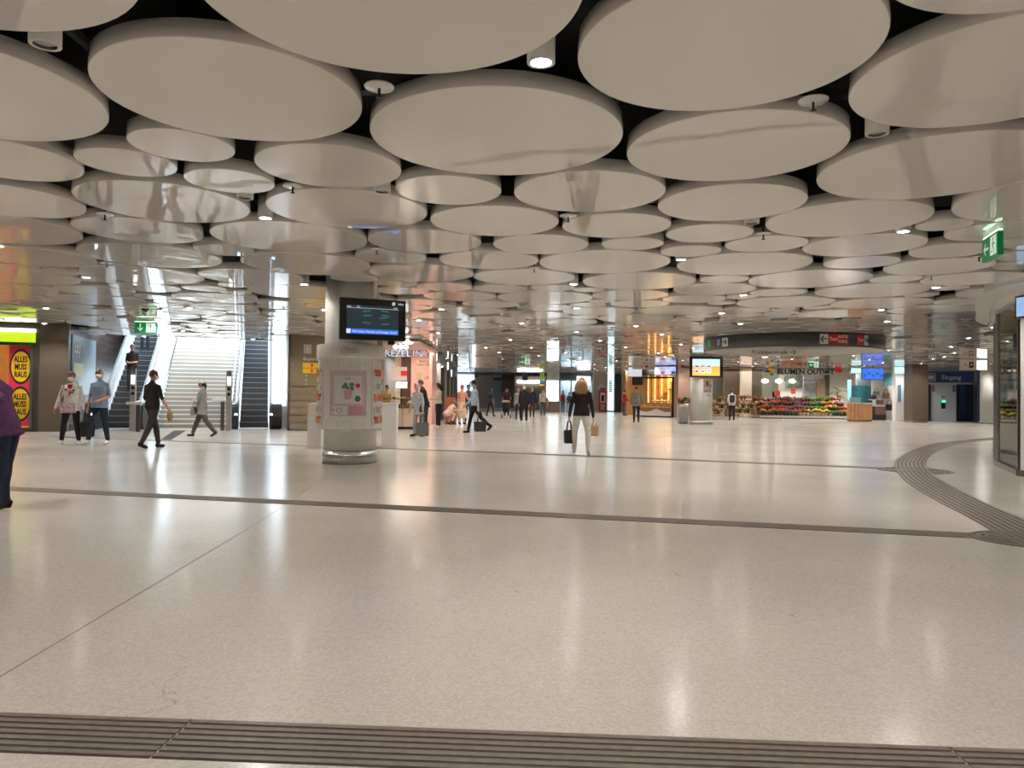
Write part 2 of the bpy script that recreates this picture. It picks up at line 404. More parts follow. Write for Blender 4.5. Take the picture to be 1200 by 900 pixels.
# pipes and ducts in the plenum
DUCT = mat('galvanised_duct', (0.10, 0.10, 0.10), 0.5, 0.6)
pd = MB()
for k in range(9):
    pd.tube([(-14 + 3.7 * k, -3, 3.62), (-14 + 3.7 * k, 26 if k > 3 else 20, 3.62)], 0.035, 8)
for k in range(7): pd.box((0, 2.2 + 3.3 * k, 3.55), (22, 0.09, 0.05))
struct(pd.build('trim_1', DUCT), 'grey pipes and rails above the ceiling discs')

# ------------------------------------------------------------------ tactile strips in the floor
def ribbon(path, width, ribs, parent_name='tactile_strip', rib_w=0.62):
    P = [Vector((p[0], p[1], 0)) for p in path]
    N = []
    for i in range(len(P)):
        t = (P[min(i + 1, len(P) - 1)] - P[max(i - 1, 0)]).normalized(); N.append(Vector((-t.y, t.x, 0)))
    def band(o0, o1, z0, z1):
        m = MB(); vs = []; n = len(P)
        for p, q in zip(P, N):
            vs += [p + q * o0 + Vector((0, 0, z0)), p + q * o0 + Vector((0, 0, z1)), p + q * o1 + Vector((0, 0, z1)), p + q * o1 + Vector((0, 0, z0))]
        fs = []
        for k in range(n - 1):
            for a in range(4): fs.append((4 * k + a, 4 * k + (a + 1) % 4, 4 * k + 4 + (a + 1) % 4, 4 * k + 4 + a))
        fs += [(3, 2, 1, 0), (4 * n - 4, 4 * n - 3, 4 * n - 2, 4 * n - 1)]
        return m.add(vs, fs)
    b = band(-width / 2, width / 2, -0.01, 0.0015).build(parent_name, TACTD, floor)
    st = width / ribs
    for k in range(ribs):
        c = -width / 2 + st * (k + 0.5)
        band(c - st * rib_w / 2, c + st * rib_w / 2, 0.0, 0.0055).build('rib', TACT, b)
    return b
def line2(a, b, n): return [(a[0] + (b[0] - a[0]) * i / n, a[1] + (b[1] - a[1]) * i / n) for i in range(n + 1)]
a0, a1, a2, a3 = fl(0, 835), fl(1200, 878.5), fl(0, 880.5), fl(840, 900)
wA = 0.31
dA = (a1 - a0).normalized(); nA = Vector((dA.y, -dA.x, 0))
cA = a0 + nA * wA / 2
for s0, s1 in ((-4.0, 0.78), (0.787, 3.62), (3.627, 8.0)):
    ribbon(line2(cA + dA * s0, cA + dA * s1, 1), wA, 7)
b0, b1 = fl(0, 572), fl(1178, 629.5)
dB = (b1 - b0).normalized()
ribbon(line2(b0 - dB * 9, b1, 2), 0.30, 7)
c0, c1 = fl(200, 516.6), fl(1042, 549.0)
cm = fl(620, 531.6)
ribbon([c0 - (cm - c0).normalized() * 4, c0, cm, c1], 0.26, 6)
# curved strip sweeping round the glass corner shop
cp = [fl(*q) for q in ((1240, 509.5), (1200, 511.5), (1165.8, 513.8), (1115, 519), (1085, 527.5), (1068, 539), (1068.8, 550), (1085, 565), (1125, 587.5), (1162.5, 605), (1205, 626), (1290, 665), (1480, 745), (1800, 880))]
def catmull(P, n=7):
    out = []
    for i in range(len(P) - 1):
        p0, p1, p2, p3 = P[max(i - 1, 0)], P[i], P[i + 1], P[min(i + 2, len(P) - 1)]
        for k in range(n):
            t = k / n
            out.append(0.5 * ((2 * p1) + (p2 - p0) * t + (2 * p0 - 5 * p1 + 4 * p2 - p3) * t * t + (3 * p1 - p0 - 3 * p2 + p3) * t ** 3))
    return out + [P[-1]]
ribbon(catmull(cp), 0.56, 8)
def pad(c, rx, ry, rz, rings):
    b = MB().lathe([(1.0, 0.0), (1.0, 0.0025)], 40).build('tactile_pad', TACTD, floor, (c.x, c.y, 0), rz); b.scale = (rx, ry, 1)
    for k in range(rings):
        r1 = 1.0 - k / rings; r0 = r1 - 0.62 / rings
        MB().lathe([(r0, 0.0), (r0, 0.0065), (r1, 0.0065), (r1, 0.0)], 40, caps=False).build('rib', TACT, b)
p = fl(1072, 551.3); pad(p, 0.62, 0.62, 0, 7)
p = fl(1196, 632); pad(p, 0.42, 0.42, 0, 6)
# floor joints
JOINT = mat('floor_joint', (0.16, 0.14, 0.12), 0.7)
def joint(P, wd=0.008):
    m = MB()
    for a, b in zip(P[:-1], P[1:]):
        d = (b - a).normalized(); n = Vector((-d.y, d.x, 0)) * wd / 2
        m.add([a - n, b - n, b + n, a + n, a - n + Vector((0, 0, .001)), b - n + Vector((0, 0, .001)), b + n + Vector((0, 0, .001)), a + n + Vector((0, 0, .001))],
              [(0, 3, 2, 1), (4, 5, 6, 7), (0, 1, 5, 4), (1, 2, 6, 5), (2, 3, 7, 6), (3, 0, 4, 7)])
    m.build('floor_joint', JOINT, floor)
joint([fl(-60, 826), fl(0, 793), fl(300, 614), fl(356, 577)])
joint([fl(356, 577), fl(385, 556)], 0.006)
# grey inlay leading to the stairs
q = [fl(187.8, 516), fl(200, 516), fl(218.3, 504.4), fl(203.7, 504.4)]
MB().prism([(v.x, v.y) for v in q], -0.002, 0.002).build('floor_inlay', mat('grey_granite', (0.10, 0.10, 0.105), 0.8, spec=0.0), floor)

# ------------------------------------------------------------------ outer walls
def wall(name, a, b, z0=0.0, z1=3.75, m=BEIGE, th=0.2):
    a, b = Vector((a[0], a[1], 0)), Vector((b[0], b[1], 0)); d = b - a; c = (a + b) / 2
    return struct(MB().box((0, 0, (z0 + z1) / 2), (d.length, th, z1 - z0)).build(name, m, None, c, math.atan2(d.y, d.x)))
wall('wall_back', (-34, -9), (44, -9)); wall('wall_right', (36, -9), (36, 60))
wall('wall_left', (-27, -9), (-27, 22))
wall('wall_far', (-30, 100), (44, 100), m=GREYW)
# ================================================================== STAIRWELL, ESCALATORS, LEFT SHOP
def SP(px, py, yl):                                  # sight line -> point on the stair frame's plane y = yl, returned as local (x, z)
    d = Vector(pix(px, py)); o = Vector((0, 0, EYE)) - SO
    t = (yl - o.dot(SV)) / d.dot(SV)
    p = o + d * t
    return p.dot(SU), p.z
# --- walls
TILE = bpy.data.materials.new('brown_wall_tile'); TILE.use_nodes = True
_nt = TILE.node_tree; _b = _nt.nodes['Principled BSDF']
_tc = _nt.nodes.new('ShaderNodeTexCoord'); _mp = _nt.nodes.new('ShaderNodeMapping'); _mp.inputs['Rotation'].default_value = (math.pi / 2, 0, math.pi / 2)
_br = _nt.nodes.new('ShaderNodeTexBrick'); _br.offset = 0.0
for k, v in (('Color1', (0.05, 0.027, 0.023, 1)), ('Color2', (0.065, 0.038, 0.032, 1)), ('Mortar', (0.16, 0.15, 0.145, 1))): _br.inputs[k].default_value = v
for k, v in (('Scale', 1.0), ('Mortar Size', 0.012), ('Brick Width', 0.42), ('Row Height', 0.24)): _br.inputs[k].default_value = v
_sx = _nt.nodes.new('ShaderNodeSeparateXYZ'); _cx = _nt.nodes.new('ShaderNodeCombineXYZ')
_nt.links.new(_tc.outputs['Object'], _sx.inputs[0]); _nt.links.new(_sx.outputs['Y'], _cx.inputs['X']); _nt.links.new(_sx.outputs['Z'], _cx.inputs['Y'])
_nt.links.new(_cx.outputs[0], _br.inputs['Vector']); _nt.links.new(_br.outputs['Color'], _b.inputs['Base Color']); _b.inputs['Roughness'].default_value = 0.2
YF = -2.3
struct(MB().b2(HX0 - 0.25, HX0, YF + 0.25, 15, 0, 6.6).build('wall_stair_left', TILE, None, SO, SA), 'dark brown tiled wall beside the escalator')
STAIRW = mat('pale_stair_wall', (0.62, 0.62, 0.60), 0.4)
struct(MB().b2(HX1, HX1 + 0.25, YF + 0.25, 15, 0, 6.6).build('wall_stair_right', STAIRW, None, SO, SA))
struct(MB().b2(HX0, HX1, 13.9, 14.2, 5.4, 5.6).build('wall_stair_top', STAIRW, None, SO, SA))
struct(MB().b2(HX0, HX1, HY0 - 0.06, HY0, ZC + 0.02, 3.9).build('trim_2', DARK, None, SO, SA), 'dark edge of the ceiling above the stairs')
# brown panelled wall left of the stairs
x45, _ = SP(46, 450, YF)
wl = struct(MB().b2(x45, HX0, YF, YF + 0.25, 0, 3.75).build('wall_brown', BROWN, None, SO, SA), 'brown metal wall panel between shop and stairs')
# --- left shop
FRAME = mat('dark_brown_frame', (0.055, 0.038, 0.03), 0.4)
sh = thing('shop', 'dark-framed shop front with green light band and clearance posters', 'shop', SO, SA)
xs0 = x45 - 12
MB().b2(xs0, x45 - 0.012, YF + 0.02, YF + 0.22, 2.98, 3.74).build('fascia', FRAME, sh)
for xa in (x45 - 0.22, x45 - 2.0, x45 - 3.9): MB().b2(xa, xa + 0.2, YF + 0.01, YF + 0.2, 0, 2.98).build('post', FRAME, sh)
MB().b2(xs0, x45 - 0.2, YF + 0.03, YF + 0.2, 0, 0.12).build('sill', FRAME, sh)
GREENL = mat('green_lightbox', (0.55, 0.72, 0.05), 0.4, emit=1.0, var=0, ecol=(0.48, 0.66, 0.015))
WL = mat('white_lightbox', (0.9, 0.95, 0.8), 0.4, emit=3.2, var=0, ecol=(0.95, 1.0, 0.70))
_, zt = SP(30, 385.5, YF); _, zm = SP(30, 389.5, YF); _, zb = SP(30, 401.5, YF)
MB().b2(xs0, x45 - 0.12, YF - 0.16, YF + 0.0, zb, zm).build('light_band', GREENL, sh)
MB().b2(xs0, x45 - 0.12, YF - 0.18, YF + 0.0, zm, zt).build('light_tube', WL, sh)
MB().b2(xs0, x45 - 0.12, YF - 0.17, YF + 0.0, zb - 0.09, zb).build('band_edge', mat('dark_green', (0.01, 0.07, 0.015), 0.4), sh)
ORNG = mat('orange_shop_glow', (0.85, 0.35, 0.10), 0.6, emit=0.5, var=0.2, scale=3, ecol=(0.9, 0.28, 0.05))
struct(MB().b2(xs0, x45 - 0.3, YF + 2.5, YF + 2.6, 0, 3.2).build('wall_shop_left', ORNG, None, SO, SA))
MB().b2(x45 - 1.8, x45 - 0.22, YF + 0.10, YF + 0.115, 0.12, 2.98).build('pane', GLASS, sh)
MB().b2(x45 - 3.7, x45 - 2.0, YF + 0.10, YF + 0.115, 0.12, 2.98).build('pane', GLASS, sh)
PINK = mat('pink_poster', (0.72, 0.035, 0.10), 0.45); YEL = mat('yellow_print', (0.86, 0.52, 0.01), 0.5); BLK = mat('black_print', (0.015, 0.012, 0.012), 0.5)
px0, _ = SP(9.5, 440, YF); px1, _ = SP(37.5, 440, YF)
po = thing('poster', 'pink clearance poster with two yellow ovals behind the shop glass', 'poster', S((px0 + px1) / 2, YF + 0.06), SA)
pw = px1 - px0
MB().b2(-pw / 2, pw / 2, 0, 0.02, 0.18, 2.72).build('sheet', PINK, po)
for zc in (2.02, 0.86):
    for rr_, mm, dy in ((1.0, BLK, -0.004), (0.86, YEL, -0.008)):
        o = MB().lathe([(0.0, 0), (1, 0)], 40, caps=False).build('oval', mm, po, (0, dy, zc)); o.rotation_euler = (math.pi / 2, 0, 0); o.scale = (pw * 0.47 * rr_, 0.55 * rr_, 1)
for i, s_ in enumerate(('ALLES', 'MUSS', 'RAUS')):
    text('lettering', s_, 0.25, BLK, po, (0, -0.014, 2.24 - 0.235 * i), sx=0.55, bold=0.008)
    text('lettering', s_, 0.25, BLK, po, (0, -0.014, 1.08 - 0.235 * i), sx=0.55, bold=0.008)
MB().b2(x45 - 0.245, x45 - 0.18, YF - 0.05, YF - 0.02, 0.1, 2.7).build('door_rail', mat('grey_green_rail', (0.12, 0.17, 0.16), 0.3, 0.6), sh)

# --- grooved wall with the direction sign on the right of the stairs
x_a = HX1 + 0.0; x_b = x_a + 3.2
wr = struct(MB().b2(x_a, x_b, YF + 0.04, YF + 0.3, 0, 3.75).build('wall_grooved', mat('groove_dark', (0.36, 0.29, 0.22), 0.45), None, SO, SA), 'brown wall of wide horizontal boards beside the escalator')
BRD = mat('brown_board', (0.20, 0.145, 0.095), 0.4)
nb = 13; bh = 3.3 / nb
bmesh_ = MB().b2(x_a + 0.02, x_b, YF, YF + 0.06, 0.012, bh - 0.012).mesh('board', BRD)
for k in range(nb): link('board', bmesh_, wr, (0, 0, bh * k + 0.02))
MB().b2(x_a - 0.02, x_a + 0.05, YF - 0.02, YF + 0.3, 0, 3.3).build('corner_post', FRAME, wr)
ds = thing('direction_sign', 'brown direction board with yellow bars beside the escalator', 'sign', S(x_a + 1.1, YF - 0.02), SA)
MB().b2(-0.95, 0.95, -0.03, 0.01, 1.55, 3.12).build('board', mat('sign_brown', (0.19, 0.145, 0.075), 0.4), ds)
WP = mat('white_print', (0.85, 0.84, 0.80), 0.5); REDP = mat('red_print', (0.7, 0.03, 0.03), 0.5); GRNP = mat('green_print', (0.02, 0.28, 0.05), 0.5); BLUP = mat('blue_print', (0.03, 0.10, 0.45), 0.5)
MB().b2(-0.62, -0.36, -0.036, -0.03, 2.66, 2.98).build('icon', mat('pale_grey_print', (0.5, 0.46, 0.4), 0.5), ds)
text('lettering', 'i', 0.22, WP, ds, (-0.49, -0.04, 2.82))
o = MB().lathe([(0.0, 0), (0.13, 0)], 24, caps=False).build('icon', YEL, ds, (-0.05, -0.034, 2.82)); o.rotation_euler = (math.pi / 2, 0, 0)
text('lettering', 'H', 0.18, BLK, ds, (-0.05, -0.04, 2.82), bold=0.006)
text('lettering', 'Stachus', 0.17, WP, ds, (0.24, -0.034, 2.84), align='LEFT')
text('lettering', 'Bayerstraße', 0.18, WP, ds, (-0.64, -0.034, 2.48), align='LEFT')
for z in (2.26, 2.07):
    MB().b2(-0.64, 0.95, -0.036, -0.03, z - 0.085, z + 0.085).build('bar', YEL, ds)
    MB().b2(-0.38, -0.30, -0.042, -0.036, z - 0.05, z + 0.05).build('icon', REDP, ds)
    MB().b2(-0.12, -0.04, -0.042, -0.036, z - 0.05, z + 0.05).build('icon', REDP, ds)
    text('lettering', 'Ausgang', 0.13, BLK, ds, (0.05, -0.04, z), align='LEFT')
for z, s_ in ((1.90, 'Kliniken'), (1.75, 'Zentrum'), (1.60, 'Marktplatz')):
    text('lettering', '→', 0.14, WP, ds, (-0.6, -0.034, z), align='LEFT')
    MB().b2(-0.16, -0.06, -0.036, -0.03, z - 0.05, z + 0.05).build('icon', YEL, ds)
    text('lettering', s_, 0.14, WP, ds, (0.06, -0.034, z), align='LEFT')

# --- staircase
GRAN = mat('granite_step', (0.36, 0.31, 0.26), 0.5, var=0.12, scale=60)
NOSE = mat('pale_nosing', (0.80, 0.78, 0.74), 0.4)
st = thing('staircase', 'wide pale stone stairs rising into daylight between two escalators', 'stairs', SO, SA)
SX0, SX1 = -1.15, 1.42; RISE, RUN = 0.160, 0.285
stepm = MB().b2(SX0, SX1, 0, RUN + 0.06, -0.05, RISE - 0.03).mesh('step', GRAN)
nosem = MB().b2(SX0, SX1, -0.02, RUN + 0.04, RISE - 0.03, RISE).mesh('tread', NOSE)
for k in range(34):
    a = link('step', stepm, st, (0, RUN * k, RISE * k)); link('tread', nosem, a)
MB().xprism([(0.3, 0.0), (34 * RUN, 34 * RISE - 0.22), (34 * RUN, 34 * RISE - 0.5), (1.0, 0)], SX0 + 0.02, SX1 - 0.02).build('under_slab', STAIRW, st)
struct(MB().b2(HX0, HX1, 34 * RUN, 15.0, 5.2, 5.44).build('floor_street', STAIRW, None, SO, SA))
# --- escalators
ESTEP = mat('escalator_step', (0.085, 0.088, 0.095), 0.4, 0.3, var=0.15)
EEDGE = mat('escalator_step_edge', (0.55, 0.57, 0.60), 0.35, 0.3)
BALU = mat('pale_balustrade', (0.80, 0.81, 0.82), 0.22, 0.15)
RUBBER = mat('black_handrail', (0.02, 0.02, 0.022), 0.4)
TAN = math.tan(math.radians(29.3))
def rail_profile(h, y0=-1.45, top=9.4, n=8):
    r = h / 2
    arc = [(y0 + r - r * math.sin(math.pi * k / n), h - r + r * math.cos(math.pi * k / n)) for k in range(n, -1, -1)]
    return arc, top
def escalator(x0, x1, label, wl_, wr_):
    e = thing('escalator', label, 'escalator', SO, SA)
    er, eu = 0.213, 0.38
    sm = MB().b2(x0, x1, 0.02, eu + 0.05, -0.25, er - 0.012).mesh('step', ESTEP)
    em = MB().b2(x0, x1, 0.0, 0.05, er - 0.016, er).mesh('step_edge', EEDGE)
    for k in range(25):
        a = link('step', sm, e, (0, eu * k, er * k)); link('step_edge', em, a)
    MB().b2(x0, x1, -1.2, 0.0, -0.01, 0.012).build('comb_plate', STEEL, e)
    for xa, sg in ((x0, -1), (x1, 1)):
        xi, xo = xa + sg * 0.03, xa + sg * 0.13; xn = xa + sg * (wl_ if sg < 0 else wr_)
        MB().xprism([(0.25, 0.0), (-0.1, 0.0), (-0.1, 0.92), (0.1, 0.95), (9.4, 0.95 + 9.3 * TAN), (9.4, 9.15 * TAN)], min(xi, xo), max(xi, xo)).build('balustrade', BALU, e)
        arc, _ = rail_profile(0.92)
        MB().xprism([(-0.1, 0.0), (-1.0, 0.0)] + arc + [(-0.1, 0.92)], min(xi, xn), max(xi, xn)).build('newel', BLACK, e)
        pts = [(xa + sg * 0.08, y, z) for y, z in arc] + [(xa + sg * 0.08, 0.1, 0.96), (xa + sg * 0.08, 9.4, 0.96 + 9.3 * TAN)]
        MB().tube(pts, 0.042, 8).build('handrail', RUBBER, e)
        MB().xprism([(0.0, 0.02), (0.0, 0.20), (9.3, 0.20 + 9.3 * TAN), (9.3, 9.3 * TAN)], xa - 0.012, xa + 0.012).build('skirt', EEDGE, e)
        o = MB().sphere((0, 0, 0), (0.05, 0.012, 0.05), 10, 6).build('indicator', lens('indicator_blue', (0.45, 0.75, 1.0), 6.0), e, (xa + sg * 0.08, -1.44, 0.52))
    return e
escalator(-2.80, -1.75, 'escalator carrying two people up beside the tiled wall', 0.34, 0.36)
escalator(1.62, 2.62, 'empty escalator between the stairs and the grooved brown wall', 0.22, 0.45)
# tall parapets between flights
for nm, xa, xb, lab in (('parapet', -1.58, -1.20, 'bright metal parapet between left escalator and stairs'),):
    MB().xprism([(0.3, 0.0), (0.3, 0.86), (9.4, 0.86 + 9.1 * TAN), (9.4, 9.0 * TAN)], xa, xb).build(nm, BALU, st)
for xa in (SX0 + 0.06, SX1 - 0.06):
    MB().tube([(xa, -0.25, 0.0), (xa, -0.25, 0.92), (xa, 0.0, 1.0), (xa, 9.6, 1.0 + 9.6 * RISE / RUN)], 0.022, 8).build('handrail', STEEL, st)
for xa, xb in ((2.78, HX1 - 0.002),): MB().xprism([(0.3, 0.0), (0.3, 0.80), (9.4, 0.80 + 9.1 * TAN), (9.4, 9.0 * TAN)], xa, xb).build('parapet', BALU, st)
# steel guide posts and low barriers at the foot
def guide_post(px, py, top, label):
    p = fl(px, py); h = at(px, top, p.y).z
    t = thing('guide_post', label, 'post', p, SA, 'steel guide posts at the foot of the stairs')
    MB().b2(-0.085, 0.085, -0.05, 0.05, 0, h).build('post', STEEL, t, bevel=0.01)
    for k, z in enumerate((h - 0.62, h - 0.80)):
        o = MB().lathe([(0, 0), (0.055, 0)], 16, caps=False).build('indicator', mat('black_print', (0, 0, 0)) if k else BLACK, t, (0, -0.055, z)); o.rotation_euler = (math.pi / 2, 0, 0)
    MB().b2(-0.06, 0.06, -0.056, -0.05, h - 0.50, h - 0.2).build('light_slot', lens('slot_white', (0.9, 0.95, 1), 1.4), t)
guide_post(155, 505.5, 432, 'tall steel guide post with white slot beside the escalator with people')
guide_post(267.5, 504.5, 434.5, 'tall steel guide post with white slot beside the empty escalator')
def barrier(px, py, top, label, sg):
    p = fl(px, py); h = at(px, top, p.y).z
    t = thing('barrier', label, 'barrier', p, SA)
    MB().b2(-0.06, 0.06, -0.05, 0.05, 0, h - 0.0).build('post', FRAME, t, bevel=0.01)
    MB().b2(0.06 if sg > 0 else -0.75, 0.75 if sg > 0 else -0.06, -0.012, 0.012, 0.12, h - 0.06).build('glass_panel', GLASS, t)
    MB().b2(-0.35, 0.12, -0.09, 0.09, h, h + 0.10).build('top_cap', BALU, t, bevel=0.02)
barrier(161.5, 506, 474.5, 'low dark barrier with glass panel behind man in black shirt', 1)
barrier(260.5, 504.5, 470.5, 'low dark barrier with glass panel before the empty escalator', -1)
# stairwell wall poster
WA = mat('blue_grey_panel', (0.24, 0.30, 0.34), 0.25)
wp = thing('wall_panel', 'blue-grey notice panel with white lettering on the tiled wall', 'sign', S(HX0, 0), SA)
MB().b2(0, 0.03, -1.9, 1.6, 1.15, 3.1).build('panel', WA, wp)
MB().b2(0.03, 0.036, -1.7, -0.4, 1.75, 2.2).build('sheet', mat('pale_yellow_print', (0.55, 0.55, 0.35), 0.5), wp)
for z, s_, q_ in ((2.7, 'city', 0.6), (1.55, 'Stachus', 0.22), (1.3, 'Passage', 0.2)):
    text('lettering', s_, q_, WP, wp, (0.04, -1.7, z), rot=(math.pi / 2, 0, math.pi / 2), align='LEFT')
# --- emergency exit signs
GREEN = mat('exit_green', (0.0, 0.23, 0.06), 0.4, emit=0.10, var=0, ecol=(0.0, 0.42, 0.10))
EXW = mat('exit_white', (0.85, 0.95, 0.88), 0.4, emit=0.4, var=0, ecol=(0.85, 1.0, 0.9))
def pictogram(t, x, z, s, y=-0.032, away=False):
    m = MB()
    for pts in (((-.5, -.5), (.5, -.5), (.5, .5), (-.5, .5)),):
        m.add([(x + a * s, y, z + b * s) for a, b in pts], [(0, 1, 2, 3)])
    m.build('door_symbol', EXW, t)
    m = MB(); y2 = y - 0.002
    m.lathe([(0, 0), (0.09 * s, 0)], 10, (0, 0, 0), caps=False)
    m.v = [(x + a[0] - 0.02 * s, y2, z + a[1] + 0.33 * s) for a in m.v]
    for pts in (((-.02, .22), (.12, .20), (.06, -.08), (-.10, -.06)), ((-.08, .18), (-.26, .02), (-.20, -.02), (-.02, .12)), ((.10, .18), (.27, .06), (.24, .0), (.08, .08)),
                ((-.10, -.06), (.0, -.08), (-.12, -.26), (-.36, -.28), (-.36, -.35), (-.08, -.33)), ((.0, -.06), (.08, -.06), (.16, -.26), (.12, -.46), (.04, -.46), (.06, -.26))):
        m.add([(x + a * s, y2, z + b * s) for a, b in pts], [tuple(range(len(pts)))])
    m.build('running_figure', GREEN, t)
def exit_sign(loc, rz, w_, h_, arrow, label, flip=False):
    t = thing('exit_sign', label, 'exit sign', loc, rz)
    MB().b2(-w_ / 2, w_ / 2, -0.03, 0.03, -h_, 0).build('panel', GREEN, t)
    MB().b2(-w_ / 2, w_ / 2, -0.022, 0.022, 0, 0.025).build('light_bar', lens('exit_bar', (0.65, 1.0, 0.7), 1.6), t)
    for sx in (-0.4, 0.4): MB().cyl((sx * w_, 0, 0.025), 0.006, 3.75 - loc[2] - 0.025, 6).build('hanger', STEEL, t)
    pictogram(t, (0.24 if not flip else -0.24) * w_, -h_ / 2, h_ * 0.8)
    ax = -0.24 * w_ if not flip else 0.24 * w_; az = -h_ / 2; s = h_ * 0.36
    ang = {'left': 0, 'down': math.pi / 2, 'right': math.pi}[arrow]
    m = MB()
    for pts in (((-.9, .0), (-.2, .7), (.05, .7), (-.45, .15), (.95, .15), (.95, -.15), (-.45, -.15), (.05, -.7), (-.2, -.7)),):
        m.add([(ax + s * (a * math.cos(ang) - b * math.sin(ang)), -0.032, az + s * (a * math.sin(ang) + b * math.cos(ang))) for a, b in pts], [tuple(range(9))])
    m.build('arrow', EXW, t)
    return t
p = at(171, 377.6, 20.6)
exit_sign((p.x, p.y, p.z), 0.12, 0.58, 0.30, 'down', 'green exit sign with down arrow hanging before the escalators')
exit_sign((5.665, 8.72, 3.225), -1.879, 0.58, 0.275, 'left', 'green exit sign with left arrow seen at a slant near glass shop')
dome = thing('security_camera', 'white dome camera under the discs near the escalator exit sign', 'camera', ce(170, 361), 0)
MB().lathe([(0.0, 0.12), (0.10, 0.12), (0.12, 0.0), (0.10, -0.02)], 20, caps=False).build('housing', WHITE, dome)
MB().sphere((0, 0, -0.02), (0.085, 0.085, 0.075), 16, 10).build('dome', mat('smoked_dome', (0.01, 0.01, 0.012), 0.08), dome)
# sky portal over the stairwell
pl_ = bpy.data.lights.new('stairwell_daylight', 'AREA'); pl_.shape = 'RECTANGLE'; pl_.size = HX1 - HX0; pl_.size_y = HY1 - HY0; pl_.cycles.is_portal = True
link('stairwell_daylight', pl_, None, S((HX0 + HX1) / 2, (HY0 + HY1) / 2, 5.62), SA)
# ================================================================== MAIN COLUMN WITH KIOSK DRUM, SCREEN, PEDESTALS
class Frame:
    def __init__(s, o, rz=0.0):
        s.o = Vector((o[0], o[1], 0)); s.rz = rz; s.u = Vector((math.cos(rz), math.sin(rz), 0)); s.v = Vector((-math.sin(rz), math.cos(rz), 0))
    def p(s, px, py, yl=0.0):
        d = Vector(pix(px, py)); o = Vector((0, 0, EYE)) - s.o
        t = (yl - o.dot(s.v)) / d.dot(s.v); q = o + d * t
        return q.dot(s.u), q.z
    def x(s, px, yl=0.0, py=465): return s.p(px, py, yl)[0]
    def z(s, px, py, yl=0.0): return s.p(px, py, yl)[1]
    def w(s, x, y, z=0.0): return s.o + s.u * x + s.v * y + Vector((0, 0, z))
    def rect(s, px0, px1, py0, py1, yl=0.0):          # local x0, x1, z0, z1 of a measured rectangle
        pm = (px0 + px1) / 2; ym = (py0 + py1) / 2
        return s.x(px0, yl, ym), s.x(px1, yl, ym), s.z(pm, py1, yl), min(s.z(pm, py0, yl), 3.28)
def make_column(key, label, base=0.2, base_m=STEEL, top=3.75, m=WHITE):
    x, y, r = COLUMNS[key]
    t = thing('column', label, 'column', (x, y, 0))
    MB().cyl((0, 0, base), r, top - base, 48).build('shaft', m, t)
    MB().lathe([(r + 0.025, 0.0), (r + 0.025, base - 0.01), (r, base)], 48).build('plinth', base_m, t)
    return t
CW = mat('column_white', (0.80, 0.795, 0.76), 0.55)
make_column('main', 'round white column wrapped by the poster drum, steel plinth', 0.235, m=CW)
cx_, cy_, cr_ = COLUMNS['main']
dr = thing('poster_drum', 'white cylindrical poster drum with brochure pockets around the main column', 'kiosk', (cx_, cy_, 0), math.atan2(-cx_, cy_) * -1 * 0 + 0.215)
DRW = mat('drum_white', (0.82, 0.81, 0.78), 0.22)
MB().lathe([(cr_ + 0.012, 0.62), (0.560, 0.62), (0.565, 0.66), (0.565, 1.93)], 56, caps=False).build('body', DRW, dr)
MB().lathe([(0.565, 1.93), (0.618, 1.93), (0.622, 1.95), (0.622, 2.165), (0.60, 2.18), (cr_ + 0.012, 2.18)], 56, caps=False).build('cap', DRW, dr)
def arc_panel(r, a0, a1, z0, z1, th, n=10):
    m = MB(); vs = []
    for k in range(n + 1):
        a = a0 + (a1 - a0) * k / n - math.pi / 2
        for rr_, z in ((r, z0), (r + th, z0), (r + th, z1), (r, z1)): vs.append((rr_ * math.cos(a), rr_ * math.sin(a), z))
    fs = [(4 * k + i, 4 * k + 4 + i, 4 * k + 4 + (i + 1) % 4, 4 * k + (i + 1) % 4) for k in range(n) for i in range(4)] + [(0, 1, 2, 3), (4 * n + 3, 4 * n + 2, 4 * n + 1, 4 * n)]
    return m.add(vs, fs)
pa = -0.08; hw = 0.57
fr = MB()
POSTP = mat('poster_pink', (0.72, 0.55, 0.60), 0.2); POSTW = mat('poster_white', (0.80, 0.78, 0.78), 0.2)
frame_ = thing_parent = arc_panel(0.565, pa - hw - 0.06, pa + hw + 0.06, 0.82, 0.88, 0.03)
for a0, a1, z0, z1 in ((pa - hw - .06, pa + hw + .06, .82, .88), (pa - hw - .06, pa + hw + .06, 1.70, 1.76), (pa - hw - .06, pa - hw, .88, 1.70), (pa + hw, pa + hw + .06, .88, 1.70)):
    arc_panel(0.565, a0, a1, z0, z1, 0.03).build('poster_frame', WHITEG, dr)
ps = arc_panel(0.566, pa - hw, pa + hw, 0.88, 1.70, 0.008).build('poster', POSTP, dr)
arc_panel(0.574, pa - hw + .13, pa + hw - .13, 1.10, 1.60, 0.003).build('poster_field', POSTW, ps)
arc_panel(0.574, pa - hw + .05, pa - 0.02, 0.90, 1.06, 0.003).build('poster_field', POSTW, ps)
arc_panel(0.574, pa + 0.03, pa + hw - .05, 0.90, 1.06, 0.003).build('poster_field', mat('poster_rose', (0.66, 0.36, 0.47), 0.2), ps)
def arc_pt(a, z, r=0.58): a -= math.pi / 2; return (r * math.cos(a), r * math.sin(a), z)
pp = mat('pot_pink', (0.70, 0.38, 0.46), 0.4); lf = mat('poster_leaf', (0.10, 0.24, 0.13), 0.5)
def badge(parent, a, z, rad, m, name, r=0.5775, n=14, sy=1.0):
    o = MB().lathe([(0, 0), (rad, 0)], n, caps=False).build(name, m, parent, arc_pt(a, z, r)); o.rotation_euler = (math.pi / 2, 0, a); o.scale = (1, sy, 1); return o
